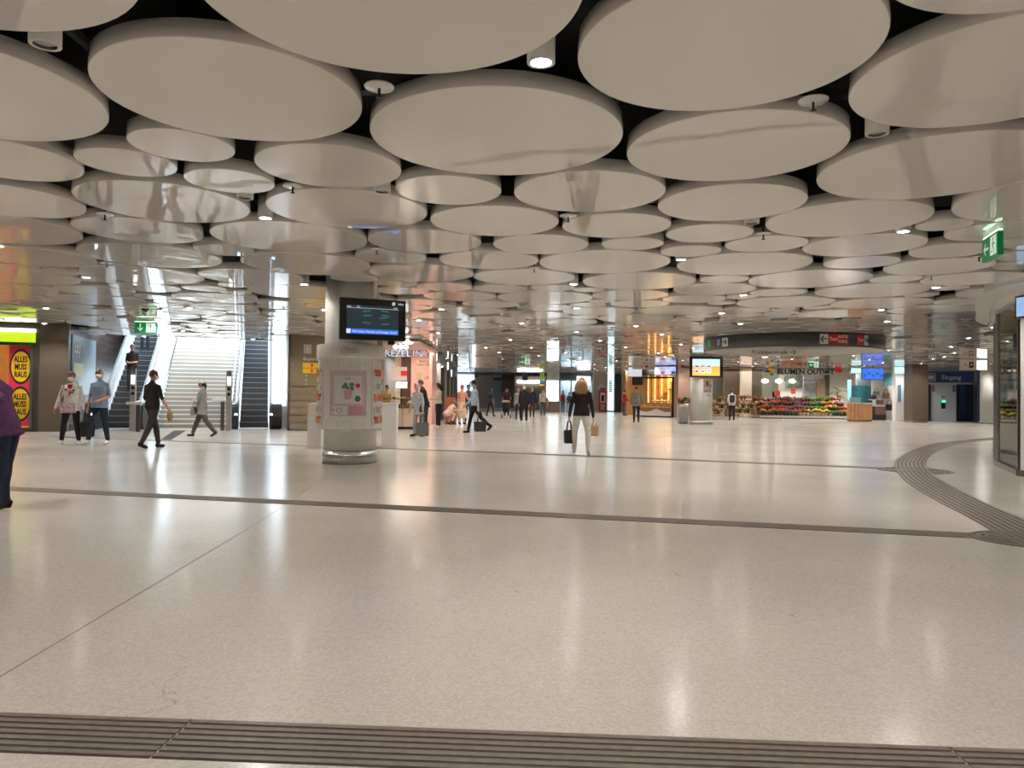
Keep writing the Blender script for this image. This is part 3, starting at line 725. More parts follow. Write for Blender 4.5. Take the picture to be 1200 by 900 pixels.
m_ = MB(); m_.add([(-.055, 0, 0), (.055, 0, 0), (.075, 0, .16), (-.075, 0, .16)], [(0, 1, 2, 3)])
o = m_.build('pot_print', pp, ps, arc_pt(pa, 1.18, 0.5785), pa)
for k in range(9): badge(ps, pa + R.uniform(-.14, .14), 1.38 + R.uniform(-.02, .07), 0.034, lf, 'leaf_print', 0.5785 + 0.0003 * k)
badge(ps, pa + 0.30, 1.425, 0.042, mat('badge_red', (0.55, 0.03, 0.06), 0.4), 'badge'); badge(ps, pa + 0.30, 1.19, 0.055, mat('badge_green', (0.08, 0.2, 0.09), 0.4), 'badge')
badge(ps, pa - 0.27, 0.98, 0.05, mat('badge_rose', (0.6, 0.3, 0.3), 0.4), 'badge'); badge(ps, pa - 0.27, 0.98, 0.033, POSTW, 'badge', 0.579); badge(ps, pa - 0.46, 0.985, 0.014, BLK, 'badge')
text('lettering', 'SALE', 0.045, BLK, ps, arc_pt(pa - 0.02, 1.55, 0.579), (math.pi / 2, 0, pa - 0.02), depth=0.001)
for k in range(7):                                    # panel seams of the drum
    a = -1.25 + 0.42 * k
    if abs(a - pa) > hw + 0.1 or True:
        for z0, z1 in ((0.64, 0.80), (1.78, 1.92)): arc_panel(0.5655, a - .004, a + .004, z0, z1, 0.002, 1).build('seam', GREYW, dr)
BRO = [mat('brochure_%d' % i, c, 0.4, var=0.5, scale=45) for i, c in enumerate(((0.62, 0.16, 0.06), (0.50, 0.10, 0.06), (0.70, 0.30, 0.12)))]
PKT = glass('acrylic')
for a in (0.98, -1.28):
    arc_panel(0.566, a - 0.26, a + 0.26, 0.66, 1.90, 0.022).build('pocket_panel', WHITEG, dr)
    for k, z in enumerate((1.60, 1.37, 1.15, 0.94, 0.74)):
        pk = arc_panel(0.588, a - 0.20, a + 0.20, z - 0.02, z + 0.075, 0.03, 4).build('pocket', DRW, dr)
        if k % 2 == 0:
            for q in range(3): arc_panel(0.592, a - 0.19 + 0.13 * q, a - 0.07 + 0.13 * q, z, z + 0.125, 0.034, 2).build('brochure', BRO[(q + k) % 3], pk)
        else: arc_panel(0.612, a - 0.12, a + 0.10, z + 0.0, z + 0.10, 0.008, 2).build('empty_slot', BEIGE, pk)
GOLD = mat('logo_brown', (0.35, 0.22, 0.14), 0.5)
for k in range(11):
    t_ = 2 * math.pi * k / 11
    o = MB().b2(-0.003, 0.003, -0.001, 0.001, 0.03, 0.075).build('logo_ray', GOLD if k % 3 else REDP, dr, arc_pt(pa - 0.12, 2.055, 0.624)); o.rotation_euler = (0, t_, pa - 0.12)
text('lettering', 'stachus', 0.062, mat('logo_grey', (0.18, 0.17, 0.16), 0.5), dr, arc_pt(pa + 0.10, 2.08, 0.626), (math.pi / 2, 0, pa + 0.1), depth=0.001)
text('lettering', 'passagen', 0.05, GOLD, dr, arc_pt(pa + 0.13, 2.03, 0.626), (math.pi / 2, 0, pa + 0.13), depth=0.001)

# screen hanging at the column
sc_a, sc_b = at(398, 372, 12.92), at(475.5, 373, 13.38)
sm_ = (sc_a + sc_b) / 2; sw = (sc_b - sc_a).xy.length; srz = math.atan2(sc_b.y - sc_a.y, sc_b.x - sc_a.x)
zt_, zb_ = at(398, 348, 12.92).z, at(398, 397, 12.92).z
scr = thing('information_screen', 'black hanging information screen with blue ticker beside the main column', 'screen', (sm_.x, sm_.y, 0), srz)
MB().b2(-sw / 2, sw / 2, 0, 0.10, zb_, zt_).build('housing', BLACK, scr, bevel=0.008)
SCRM = mat('screen_slate', (0.02, 0.03, 0.045), 0.15, emit=0.055, var=0, ecol=(0.25, 0.42, 0.55))
sx0, sx1, sz0, sz1 = -sw * 0.40, sw * 0.385, zb_ + 0.115, zt_ - 0.125
MB().b2(sx0, sx1, -0.004, 0, sz0, sz1).build('display', SCRM, scr)
MB().b2(sx0, sx1, -0.006, -0.004, sz0 - 0.01, sz0 + 0.075).build('ticker', mat('ticker_blue', (0.02, 0.10, 0.5), 0.3, emit=0.75, var=0, ecol=(0.03, 0.20, 0.85)), scr)
EWH = mat('screen_white', (0.8, 0.85, 0.9), 0.3, emit=0.7, var=0)
text('lettering', 'Information: Fahrplan und Passagen aktuell', 0.058, EWH, scr, (0.03, -0.008, sz0 + 0.03), depth=0.0005, sx=0.8)
MB().b2(sx0, sx0 + 0.07, -0.008, -0.006, sz0 - 0.005, sz0 + 0.07).build('icon', EWH, scr)
MB().b2(sx0, sx1, -0.006, -0.004, sz1 - 0.05, sz1 - 0.045).build('rule', EWH, scr)
text('lettering', 'Linie', 0.036, EWH, scr, (sx0 + 0.01, -0.006, sz1 - 0.025), depth=0.0005, align='LEFT'); text('lettering', 'Ziel', 0.036, EWH, scr, (sx0 + 0.18, -0.006, sz1 - 0.025), depth=0.0005, align='LEFT')
text('lettering', '12:05', 0.036, EWH, scr, (sx1 - 0.02, -0.006, sz1 - 0.025), depth=0.0005, align='RIGHT')
text('lettering', 'infos', 0.055, EWH, scr, (sw * 0.42, -0.004, zt_ - 0.07), depth=0.0005)
o = MB().lathe([(0.012, 0), (0.03, 0)], 14, caps=False).build('logo', EWH, scr, (sw * 0.31, -0.004, zt_ - 0.07)); o.rotation_euler = (math.pi / 2, 0, 0)
TEALG = mat('screen_teal', (0.02, 0.12, 0.11), 0.3, emit=0.12, var=0, ecol=(0.2, 0.8, 0.65))
for k in range(7):
    xx = (-0.12, 0.2, -0.1, 0.22, 0.18, -0.12, 0.22)[k]; zz = (0.12, 0.13, 0.04, 0.05, 0.01, -0.09, -0.10)[k]
    o = MB().b2(-0.07, 0.07, -0.006, -0.004, -0.012, 0.012).build('graphic', TEALG, scr, (xx, 0, (sz0 + sz1) / 2 + zz + 0.03)); o.rotation_euler = (0, 0.12 if k % 2 else -0.1, 0)
hp = at(437, 345, 13.2)
MB().cyl((0.04, 0.05, zt_), 0.035, 3.74 - zt_, 12).build('ceiling_post', WHITE, scr)
MB().b2(0.28, 0.40, 0.02, 0.08, zb_ - 0.07, zb_).build('sensor', BLACK, scr)
# two white pedestals behind the drum
for px0, px1, pt, pb, lab in ((360, 376.5, 473, 525.5, 'white pedestal behind the poster drum, before the grooved brown wall'), (446.5, 464, 472.5, 524, 'white pedestal standing behind the poster drum, before the bakery counter')):
    p = fl((px0 + px1) / 2, pb); h = at((px0 + px1) / 2, pt, p.y).z; wd = (px1 - px0) / FPX * p.y
    t = thing('pedestal', lab, 'pedestal', (p.x, p.y, 0), 0.05)
    MB().b2(-wd / 2, wd / 2, 0, 0.42, 0.0, h - 0.03).build('body', WHITE, t, bevel=0.006)
    MB().b2(-wd / 2 - 0.01, wd / 2 + 0.01, -0.01, 0.43, h - 0.03, h).build('top', WHITE, t, bevel=0.006)

# ================================================================== BAKERY KIOSK (left of the long passage)
WARM = (1.0, 0.80, 0.62)
def area(name, loc, sx, sy, power, col, rot=(0, 0, 0), parent=None):
    l = bpy.data.lights.new(name, 'AREA'); l.shape = 'RECTANGLE'; l.size = sx; l.size_y = sy; l.energy = power; l.color = col
    o = link(name, l, parent, loc); o.rotation_euler = rot; return o
FB = Frame((-4.2, 27.2))
PINKW = mat('pink_wall', (0.80, 0.50, 0.46), 0.45); CREAM = mat('cream_wall', (0.80, 0.70, 0.58), 0.5); DOAK = mat('dark_oak', (0.10, 0.055, 0.035), 0.45)
FBb = Frame((-4.2, 33.5))
def wrect(name, F_, px0, px1, py0, py1, y0, th, m, parent=None):
    a, b, c, d = F_.rect(px0, px1, py0, py1, y0)
    return MB().b2(a, b, y0, y0 + th, c, d).build(name, m, parent, F_.o if parent is None else (0, 0, 0), F_.rz if parent is None else 0)
xk0, xk1 = -6.9, FB.x(486, 0)
bk = thing('bakery_kiosk', 'pink bakery kiosk with lit back wall, soffit and menu panels', 'kiosk', (FB.o.x, FB.o.y, 0))
yb = 6.3
a, b, c, d = FB.rect(440, 481.5, 409, 498, yb); MB().b2(-1.1, b, yb, yb + 0.1, 0, 3.2).build('back_wall', CREAM, bk)
a, b, c, d = FB.rect(481.5, 511, 409, 498, yb - 0.3); MB().b2(a, b, yb - 0.3, yb - 0.2, 0, 3.2).build('pink_panel', PINKW, bk); xr_ = b
MB().b2(xr_ - 0.12, xr_, yb - 2.0, yb - 0.3, 0, 3.2).build('side_panel', PINKW, bk)
a, b, c, d = FB.rect(470, 481.5, 418, 490, yb - 0.1); MB().b2(a, b, yb - 0.12, yb, 0.4, d).build('dark_opening', DOAK, bk)
MB().b2(-1.1, xr_ + 0.05, -0.2, yb, 3.12, 3.24).build('soffit', mat('pale_pink_soffit', (0.82, 0.62, 0.56), 0.3), bk)
a, b, c, d = FB.rect(478, 509, 407, 411, yb - 0.6); MB().b2(a, b, yb - 0.62, yb - 0.5, c, d).build('dark_beam', DOAK, bk)
a, b, c, d = FB.rect(488, 505, 421, 430, yb - 0.35); mp_ = MB().b2(a, b, yb - 0.34, yb - 0.31, c, d).build('menu_board', mat('menu_cream', (0.85, 0.66, 0.58), 0.5), bk)
for k, s_ in enumerate(('FRISCH', 'GEBACKEN')): text('lettering', s_, 0.16, DOAK, bk, ((a + b) / 2, yb - 0.35, d - 0.11 - 0.15 * k), sx=0.8)
a, b, c, d = FB.rect(459, 477, 430, 446, yb - 0.1); MB().b2(a, b, yb - 0.14, yb - 0.02, c, d).build('menu_panel', POSTW, bk)
a, b, c, d = FB.rect(470, 477, 434.5, 440, yb - 0.16); MB().b2(a, b, yb - 0.18, yb - 0.14, c, d).build('red_badge', mat('badge_bright_red', (0.75, 0.02, 0.02), 0.4), bk)
a, b, c, d = FB.rect(464, 477, 447, 455, 3.2); MB().b2(a, b, 3.2, 3.28, c, d).build('order_screen', mat('screen_pale_blue', (0.6, 0.75, 0.85), 0.3, emit=0.8, var=0.3, scale=6), bk); MB().b2((a + b) / 2 - 0.04, (a + b) / 2 + 0.04, 3.22, 3.28, 0.5, c).build('screen_stand', BLACK, bk)
for k, (pxl, w_) in enumerate(((491, 3), (499, 2.2), (502.5, 2.2))):
    a, b, c, d = FB.rect(pxl - w_, pxl + w_, 441 if k else 436, 444 if k else 445, yb - 0.33); MB().b2(a, b, yb - 0.325, yb - 0.30, c, d).build('price_card', mat('pale_ochre', (0.55, 0.45, 0.30), 0.5), bk)
area('kiosk_light', (0.0, 3.2, 3.08), 1.8, 4.0, 130, WARM, (0, 0, 0), bk)
# counter
ct = thing('bakery_counter', 'pale wooden bakery counter with glass display of baked goods', 'counter', (FB.o.x, FB.o.y, 0))
LWOOD = mat('pale_wood', (0.60, 0.47, 0.34), 0.45, var=0.08, scale=8)
MB().b2(-1.1, xk1, 0.06, 0.9, 0.0, 0.10).build('kick', BLACK, ct)
nx = 4; step_ = (xk1 + 1.1) / nx
for k in range(nx): MB().b2(-1.1 + step_ * k + 0.008, -1.1 + step_ * (k + 1) - 0.008, 0.0, 0.9, 0.10, 0.78).build('front_panel', LWOOD, ct)
MB().b2(-1.12, xk1 + 0.02, -0.02, 0.95, 0.78, 0.83).build('worktop', DOAK, ct)
MB().b2(-1.1, xk1, 0.0, 0.015, 0.83, 1.38).build('glass_front', GLASS, ct); MB().b2(-1.1, xk1, 0.0, 0.6, 1.38, 1.395).build('glass_top', GLASS, ct)
for k in range(2): MB().b2(xk1 - 0.02 - 1.2 * k, xk1 - 1.2 * k, 0.0, 0.03, 0.83, 1.38).build('glass_post', STEEL, ct)
MB().b2(-1.1, xk1, 0.05, 0.6, 1.08, 1.10).build('shelf', GLASS, ct)
BREAD = [mat('crust_%d' % i, c, 0.5, var=0.25, scale=40) for i, c in enumerate(((0.62, 0.34, 0.10), (0.50, 0.22, 0.06), (0.75, 0.52, 0.22)))]
LOAF = [MB().sphere((0, 0, 0.05), (0.11, 0.07, 0.055), 10, 6).mesh('loaf', m) for m in BREAD]
RING = []
for m in BREAD:
    q = MB(); q.tube([(0.075 * math.cos(t_ * math.pi / 5), 0.075 * math.sin(t_ * math.pi / 5), 0.03) for t_ in range(11)], 0.028, 8); q.tube([(-0.07, 0.0, 0.03), (0.0, 0.02, 0.045), (0.05, -0.05, 0.03)], 0.02, 6); RING.append(q.mesh('pretzel', m))
for k in range(26):
    xx = FB.x(461, 0.3) - 1.0 + 0.125 * (k % 13) * 1.35; lv = 0.83 if k < 13 else 1.10
    if xx > xk1 - 0.1: continue
    o = link('bread_roll' if k % 2 else 'pretzel', LOAF[k % 3] if k % 2 else RING[k % 3], None, FB.w(xx, 0.28 + 0.1 * (k % 2), lv), R.uniform(0, 3))
    tag(o, ('golden bread roll' if k % 2 else 'brown twisted pretzel') + (' on the lower tray of the bakery counter' if k < 13 else ' on the glass shelf of the bakery counter'), 'bread', 'baked goods in the bakery counter')
# sign letters
LETB = mat('letter_blue', (0.70, 0.76, 0.85), 0.3, emit=0.55, var=0, ecol=(0.75, 0.85, 1.0))
LETD = mat('letter_navy', (0.03, 0.06, 0.20), 0.4)
sg = thing('shop_sign', 'hanging pale letters reading BREZELINA over the bakery counter', 'sign', (FB.o.x, FB.o.y, 0))
xa, za = FB.p(452, 414.5, -0.3); xb, _ = FB.p(496, 414.5, -0.3)
sp = (xb - xa) / 7.2
for k, ch in enumerate('BREZELINA'):
    text('letter', ch, 0.34, LETD, sg, (xa + sp * (k - 0.6), -0.30, za), depth=0.03, bold=0.012)
    text('letter_face', ch, 0.34, LETB, sg, (xa + sp * (k - 0.6), -0.335, za), depth=0.004)
for k in (1, 4, 7): MB().cyl((xa + sp * (k - 0.6), -0.3, za + 0.1), 0.008, 3.74 - za - 0.1, 6).build('hanger', STEEL, sg)
MB().b2(xa - sp * 1.2, xb + sp * 0.7, -0.28, -0.26, za + 0.10, za + 0.13).build('rail', DOAK, sg)
for k, px in enumerate((463.5, 469.8, 476)):
    p = at(px, 406.5, 26.6)
    t = thing('pendant_lamp', 'white glowing globe pendant over the bakery sign', 'lamp', (p.x, p.y, p.z), 0, 'globe pendants at the bakery')
    MB().sphere((0, 0, 0), 0.085, 14, 10).build('globe', lens('globe_glow', (1, 0.96, 0.9), 3.0), t); MB().cyl((0, 0, 0.08), 0.006, 3.7 - p.z - 0.08, 6).build('cord', BLACK, t)
# tall brown wooden cabinet by the passage
p = fl(527.5, 497.3); h = at(527.5, 465.5, p.y).z
t = thing('wooden_cabinet', 'reddish brown wooden cabinet standing beside crouching person', 'cabinet', (p.x, p.y, 0))
RW = mat('red_wood', (0.33, 0.10, 0.045), 0.45, var=0.15, scale=6)
MB().b2(-0.22, 0.22, 0, 0.4, 0.05, h).build('body', RW, t); MB().b2(-0.20, 0.20, -0.02, 0, 0.08, h * 0.62).build('door', RW, t); MB().b2(-0.20, 0.20, -0.02, 0, h * 0.65, h - 0.03).build('drawer', RW, t); MB().b2(-0.23, 0.23, -0.02, 0.42, 0, 0.05).build('kick', DOAK, t)
# ================================================================== LONG PASSAGE
FS = Frame((-3.35, 34.5), math.atan2(26, -1.3))       # shop fronts running down the passage, local x = along it
pf = thing('shop', 'dark-framed row of glazed shops along the passage beyond the bakery', 'shop', FS.o, FS.rz)
L_ = 34.0
MB().b2(0, L_, 0.0, 0.25, 2.75, 3.25).build('fascia', FRAME, pf)
for k in range(10):
    MB().b2(3.7 * k, 3.7 * k + 0.28, -0.02, 0.22, 0, 2.75).build('post', FRAME if k % 2 else GREYW, pf)
    if k < 9: MB().b2(3.7 * k + 0.28, 3.7 * k + 3.7, 0.08, 0.10, 0.1, 2.75).build('pane', GLASS, pf)
struct(MB().b2(0, L_, 2.6, 2.7, 0, 3.7).build('wall_passage_left', BEIGE, None, FS.o, FS.rz))
for k in range(4): area('shop_light', (3 + 8 * k, 1.4, 3.1), 4, 1.6, 80, (0.9, 0.95, 1.0), (0, 0, 0), pf)
LB = lens('lightbox_white', (0.95, 0.98, 1.0), 2.0)
for k, (px, y0, y1, Y) in enumerate(((510.3, 412.5, 423, 33.2), (517.5, 418.5, 430.5, 37.5), (524, 424.5, 433, 43.0), (528.5, 433.5, 441.5, 50.0))):
    p0, p1 = at(px, y0, Y), at(px, y1, Y)
    t = thing('blade_sign', 'small white lit blade sign jutting out over the passage shops', 'sign', (p0.x, Y, 0), 0.3, 'lit blade signs along the passage')
    MB().b2(-0.06, 0.08, 0, 0.4, p1.z, p0.z).build('box', LB, t); MB().b2(-0.3, 0.0, 0.2, 0.25, p0.z - 0.1, p0.z - 0.06).build('bracket', FRAME, t); MB().b2(-0.01, 0.03, 0.2, 0.24, p0.z, 3.72).build('hanger', FRAME, t)
# far end of the passage with a second stair opening to daylight
FF = Frame((0, 70.0))
struct(wrect('wall_far_passage', FF, 598, 640, 430, 478, 4, 0.3, mat('dim_wall', (0.36, 0.30, 0.24), 0.5)))
struct(wrect('wall_far_brown', FF, 588, 603, 432, 478, -2, 0.3, BROWN))
struct(wrect('wall_far_grey', FF, 578, 589, 438, 478, 1, 0.3, mat('pale_blue_grey', (0.45, 0.50, 0.55), 0.4)))
struct(wrect('wall_far_pink', FF, 560, 578, 425, 478, 2, 0.3, mat('dull_rose', (0.42, 0.31, 0.26), 0.5)))
struct(wrect('trim_3', FF, 578, 603, 442.5, 445.5, -3, 0.3, FRAME))
w2 = Frame((-5.6, 74))
for k in range(3): area('second_stair_daylight', w2.w(0, 2.0 + 3 * k, 3.6), 2.6, 3, 120, (0.75, 0.88, 1.0))
struct(MB().b2(-2.2, 1.4, 9, 9.3, 0, 3.75).build('wall_second_stair', mat('bright_tile', (0.80, 0.84, 0.88), 0.3), None, w2.o))
st2 = thing('staircase', 'distant bright staircase at the end of the passage', 'stairs', w2.o)
s2 = MB().b2(-1.6, 1.0, 0, 0.40, 0, 0.16).mesh('step', NOSE)
for k in range(16): link('step', s2, st2, (0, 0.3 * k, 0.16 * k))
for xx in (-1.75, 1.05): MB().xprism([(-0.5, 0), (-0.5, 0.9), (5, 3.5), (5, 2.4), (0.2, 0)], xx, xx + 0.12).build('balustrade', BALU, st2)
# lit advertising boxes
def lightbox(px0, px1, py0, py1, pyb, label, m=None, foot=BROWN):
    p = fl((px0 + px1) / 2, pyb); F_ = Frame((p.x, p.y)); a, b, c, d = F_.rect(px0, px1, py0, py1, 0)
    t = thing('advertising_lightbox', label, 'lightbox', (p.x, p.y, 0))
    MB().b2(a - 0.05, b + 0.05, 0, 0.25, c - 0.06, d + 0.06).build('housing', GREYW, t)
    MB().b2(a, b, -0.012, 0, c, d).build('lit_face', m or mat('lightbox_ad', (0.9, 0.95, 1), 0.3, emit=2.2, var=0.0, ecol=(0.88, 0.96, 1.0)), t)
    MB().b2(a - 0.02, b + 0.02, 0.02, 0.23, 0, c - 0.06).build('foot', foot, t)
lightbox(565, 575, 449, 467, 478, 'white lit advertising box with brown foot at the end of passage')
make_column('light', 'round pale column with white lit advertising panel and brown base', 0.15, m=CW)
cxl, cyl_, crl = COLUMNS['light']
Fl = Frame((cxl, cyl_ - crl - 0.21)); ad = thing('advertising_lightbox', 'white lit advertising panel on the distant round column', 'lightbox', Fl.o)
a, b, c, d = Fl.rect(640.5, 654.5, 446, 470, 0)
MB().b2(a - 0.06, b + 0.06, 0.0, 0.2, c - 0.05, d + 0.08).build('housing', GREYW, ad); MB().b2(a, b, -0.015, 0, c, d).build('lit_face', mat('lightbox_ad', (0, 0, 0)), ad); MB().b2(a - 0.06, b + 0.12, 0, 0.2, 0, c - 0.05).build('base', BROWN, ad)
wl_ = wrect('wall_light_strip', FF, 606, 636, 445.5, 449, 3.73, 0.26, lens('strip_white', (1, 0.98, 0.94), 3.0)); tag(wl_, 'long white light strip above the end of the passage', 'light')
wl_.name = 'light_strip'
# right side of the passage
FR = Frame((4.2, 64.0))
shop2 = thing('shop', 'blue-grey glazed shop front behind woman with white trousers', 'shop', FR.o)
a, b, c, d = FR.rect(656, 696, 436, 481, 0)
MB().b2(a, b, 1.6, 1.7, 0, 3.3).build('back_wall', mat('blue_grey_shop', (0.28, 0.36, 0.42), 0.5), shop2)
MB().b2(a, b, 0, 0.2, 2.75, 3.3).build('fascia', mat('dark_blue_fascia', (0.10, 0.14, 0.19), 0.4), shop2)
for k in range(4): MB().b2(a + (b - a) * k / 3 - 0.06, a + (b - a) * k / 3 + 0.06, 0, 0.12, 0, 2.75).build('mullion', STEEL, shop2)
for k in range(3): MB().b2(a + (b - a) * k / 3 + .06, a + (b - a) * (k + 1) / 3 - .06, 0.05, 0.07, 0.05, 2.75).build('pane', GLASS, shop2)
area('shop_light', ((a + b) / 2, 0.9, 2.7), 2.4, 1.2, 120, (0.95, 0.97, 1.0), (0, 0, 0), shop2)
a2, b2_, c2, d2 = FR.rect(676, 692, 441, 451, -0.1); MB().b2(a2, b2_, -0.1, -0.04, c2, d2).build('lit_sign', lens('shop_sign_lit', (1, 0.95, 0.85), 1.8), shop2)
wrect('wall_beige_pier', FR, 695.5, 712, 430, 481, -1.2, 0.5, BEIGE); struct(bpy.data.objects['wall_beige_pier'])
# red vending machine
Fv = Frame((at(705.5, 481, 62.2).x, 62.2)); a, b, c, d = Fv.rect(702, 710.5, 458, 480.6, 0)
t = thing('vending_machine', 'red and white machine against the beige pier under a small logo', 'machine', Fv.o)
MB().b2(a, b, 0, 0.5, 0, d).build('body', mat('machine_red', (0.55, 0.02, 0.03), 0.35), t)
MB().b2(a + .1, b - .1, -0.02, 0, d * 0.45, d - 0.15).build('front', POSTW, t); MB().b2(a + .18, b - .18, -0.03, -0.02, d * 0.5, d * 0.8).build('window', BLACK, t); MB().b2(a + .12, b - .12, -0.02, 0, 0.2, d * 0.38).build('hatch', GREYW, t)
a, b, c, d = Fv.rect(697.5, 710, 449.5, 456, 0.5)
t = thing('logo_sign', 'pale blue winged logo with red tag above the red machine', 'sign', Fv.o)
m = MB(); zc_ = (c + d) / 2
m.add([(a, 0.50, c), (b, 0.50, c + .1), (b, 0.50, zc_), ((a + b) / 2, 0.50, d), (a + .3, 0.50, zc_)] + [(a, 0.60, c), (b, 0.60, c + .1), (b, 0.60, zc_), ((a + b) / 2, 0.60, d), (a + .3, 0.60, zc_)],
      [(0, 1, 2, 3, 4), (9, 8, 7, 6, 5)] + [(i, i + 5, (i + 1) % 5 + 5, (i + 1) % 5) for i in range(5)]); m.build('wing', mat('logo_blue', (0.45, 0.62, 0.75), 0.4), t)
MB().b2(b - 0.45, b - 0.05, 0.46, 0.50, c - 0.1, c + 0.1).build('red_tag', REDP, t)
# tall lit blue-white pillar
p = fl(715.5, 482.5); Fp = Frame((p.x, p.y)); a, b, c, d = Fp.rect(711, 720, 405, 482.5, 0)
t = thing('lit_pillar', 'tall pale blue glowing pillar beside a dark shop pier', 'pillar', Fp.o)
MB().b2(a, b, 0, b - a, 0.1, 3.3).build('lit_skin', mat('pillar_glow', (0.75, 0.9, 0.95), 0.3, emit=1.5, var=0.12, scale=2.5, ecol=(0.62, 0.86, 0.95)), t); MB().b2(a - .02, b + .02, -.02, b - a + .02, 0, 0.1).build('plinth', DARK, t)
for k in range(6): MB().b2(a + (b - a) * 0.3, a + (b - a) * 0.7, -0.006, 0, 2.55 - 0.17 * k, 2.66 - 0.17 * k).build('glyph', mat('glyph_teal', (0.10, 0.35, 0.45), 0.4), t)
struct(wrect('wall_dark_pier', Fp, 720.5, 729, 405, 485, -1.0, 0.6, mat('charcoal', (0.035, 0.033, 0.035), 0.5)))
struct(wrect('wall_cream_pier', Fp, 729, 738, 405, 486, -1.6, 0.5, mat('cream_pier', (0.55, 0.44, 0.28), 0.5)))
# hanging passage signs
def hang_sign(px0, px1, py0, py1, Y, label, m, parts=(), rz=0.0, name='hanging_sign'):
    pm = at((px0 + px1) / 2, (py0 + py1) / 2, Y); F_ = Frame((pm.x, Y)); a, b, c, d = F_.rect(px0, px1, py0, py1, 0)
    t = thing(name, label, 'sign', F_.o, rz)
    MB().b2(a, b, 0, 0.08, c, d).build('panel', m, t)
    for q in (0.15, 0.85): MB().cyl((a + (b - a) * q, 0.04, d), 0.01, 3.73 - d, 6).build('hanger', STEEL, t)
    for s_, size, fx, fz, mm in parts: text('lettering', s_, size, mm, t, (a + (b - a) * fx, -0.006, c + (d - c) * fz))
    return t, (a, b, c, d)
SGN = mat('sign_beige', (0.58, 0.50, 0.42), 0.4)
hang_sign(557, 583, 415, 431, 38, 'beige hanging sign with two small dark marks over the passage', SGN, (('o', 0.2, .5, .3, BLK), ('o', 0.2, .62, .3, BLK)))
t, (a, b, c, d) = hang_sign(553.5, 557, 412, 430, 37.8, 'narrow white lit panel hanging beside the beige passage sign', LB)
hang_sign(741, 768, 421, 433, 44, 'beige hanging sign with dark round mark before the pastry shop', SGN, (('✚', 0.26, .62, .45, BLK), ('→', 0.2, .82, .45, BLK), ('←', 0.2, .42, .45, BLK)))
p = at(615.5, 420.5, 41); exit_sign((p.x, 41, p.z), 0, 0.52, 0.36, 'left', 'small green exit sign hanging over the long passage')
hang_sign(612, 618.5, 438, 446, 55, 'small dark and white notice hanging at the end of passage', mat('notice_dark', (0.03, 0.05, 0.08), 0.4))
t, (a, b, c, d) = hang_sign(632.5, 638, 436, 452, 58, 'green and yellow vertical banner near the distant column', mat('banner_green', (0.25, 0.42, 0.05), 0.5))
MB().b2(a, b, -0.01, 0, c, c + (d - c) * 0.35).build('blue_field', BLUP, t); MB().b2(a, b, -0.012, 0, c, c + 0.14).build('yellow_field', YEL, t)
struct(MB().b2(-0.15, 0.15, 0, 30, 0, 3.6).build('wall_passage_right', BEIGE, None, (9.6, 66, 0)))

# ================================================================== PASTRY SHOP
PA, PB = fl(735.5, 486.5), fl(795.5, 489.5)
PB = Vector((PB.x, PB.y, 0)); PA = Vector((PA.x, PB.y + 2.2, 0)) ; PA.x = (735.5 - 600) / FPX * PA.y
FP_ = Frame(PA, math.atan2(PB.y - PA.y, PB.x - PA.x)); WP_ = (PB - PA).length
pq = thing('pastry_shop', 'warm lit pastry shop with golden slat wall and dark frame', 'shop', FP_.o, FP_.rz)
GLOW = mat('golden_wood', (0.62, 0.30, 0.08), 0.4, var=0.2, scale=4); PFR = mat('rosy_frame', (0.42, 0.26, 0.21), 0.4)
MB().b2(WP_ - 0.30, WP_, -0.1, 0.3, 0, 3.3).build('corner_post', PFR, pq); MB().b2(WP_ - 0.5, WP_ - 0.30, 0, 0.15, 0, 2.6).build('dark_post', DARK, pq)
MB().b2(0.5, WP_ - 0.3, 0, 0.2, 2.5, 2.62).build('soffit_edge', DARK, pq); MB().b2(0.0, WP_ - 0.3, 0.0, 4.0, 3.05, 3.2).build('ceiling', DARK, pq)
MB().b2(FP_.x(733, 3.8), FP_.x(795, 3.8), 3.8, 3.9, 0, 3.2).build('back_wall', mat('warm_wall', (0.35, 0.17, 0.06), 0.5), pq)
for k in range(11):
    xx = FP_.x(758, 3.3) + 0.17 * k; MB().b2(xx, xx + 0.09, 3.4, 3.5, 0.9, 3.0).build('slat', GLOW if k % 3 else mat('lit_slat', (0.9, 0.6, 0.25), 0.4, emit=0.8, var=0, ecol=(1.0, 0.62, 0.2)), pq)
a, b, c, d = FP_.rect(740, 752, 441, 451, 3.4); MB().b2(a, b, 3.5, 3.56, c, d).build('menu_board', DARK, pq)
a, b, c, d = FP_.rect(782, 793, 441, 447, 2.4); MB().b2(a, b, 2.5, 2.6, c, d).build('lit_sign', mat('yellow_lit_sign', (0.9, 0.6, 0.1), 0.4, emit=1.2, var=0, ecol=(1, 0.62, 0.08)), pq)
for k in range(5):
    xx = FP_.x(772, 3.2) + 0.32 * k
    sf_ = MB().b2(xx, xx + 0.28, 3.2, 3.5, 1.2 + 0.3 * (k % 3), 1.24 + 0.3 * (k % 3)).build('wall_shelf', DOAK, pq)
    MB().lathe([(0.07, 0), (0.09, 0.12), (0.05, 0.22), (0.03, 0.28)], 10, (xx + 0.14, 3.3, 1.24 + 0.3 * (k % 3))).build('jar', BREAD[k % 3], sf_)
area('pastry_light', (WP_ * 0.55, 2.0, 2.95), 2.4, 2.6, 150, (1.0, 0.74, 0.42), (0, 0, 0), pq)
MB().b2(WP_ - 0.2, WP_ - 0.05, 0.3, 3.9, 0, 3.2).build('side_wall', PFR, pq)
cs = thing('pastry_counter', 'glass pastry counter with white and brown drip-pattern front', 'counter', FP_.o, FP_.rz)
cx0, cx1 = FP_.x(745, 0), WP_ - 0.55
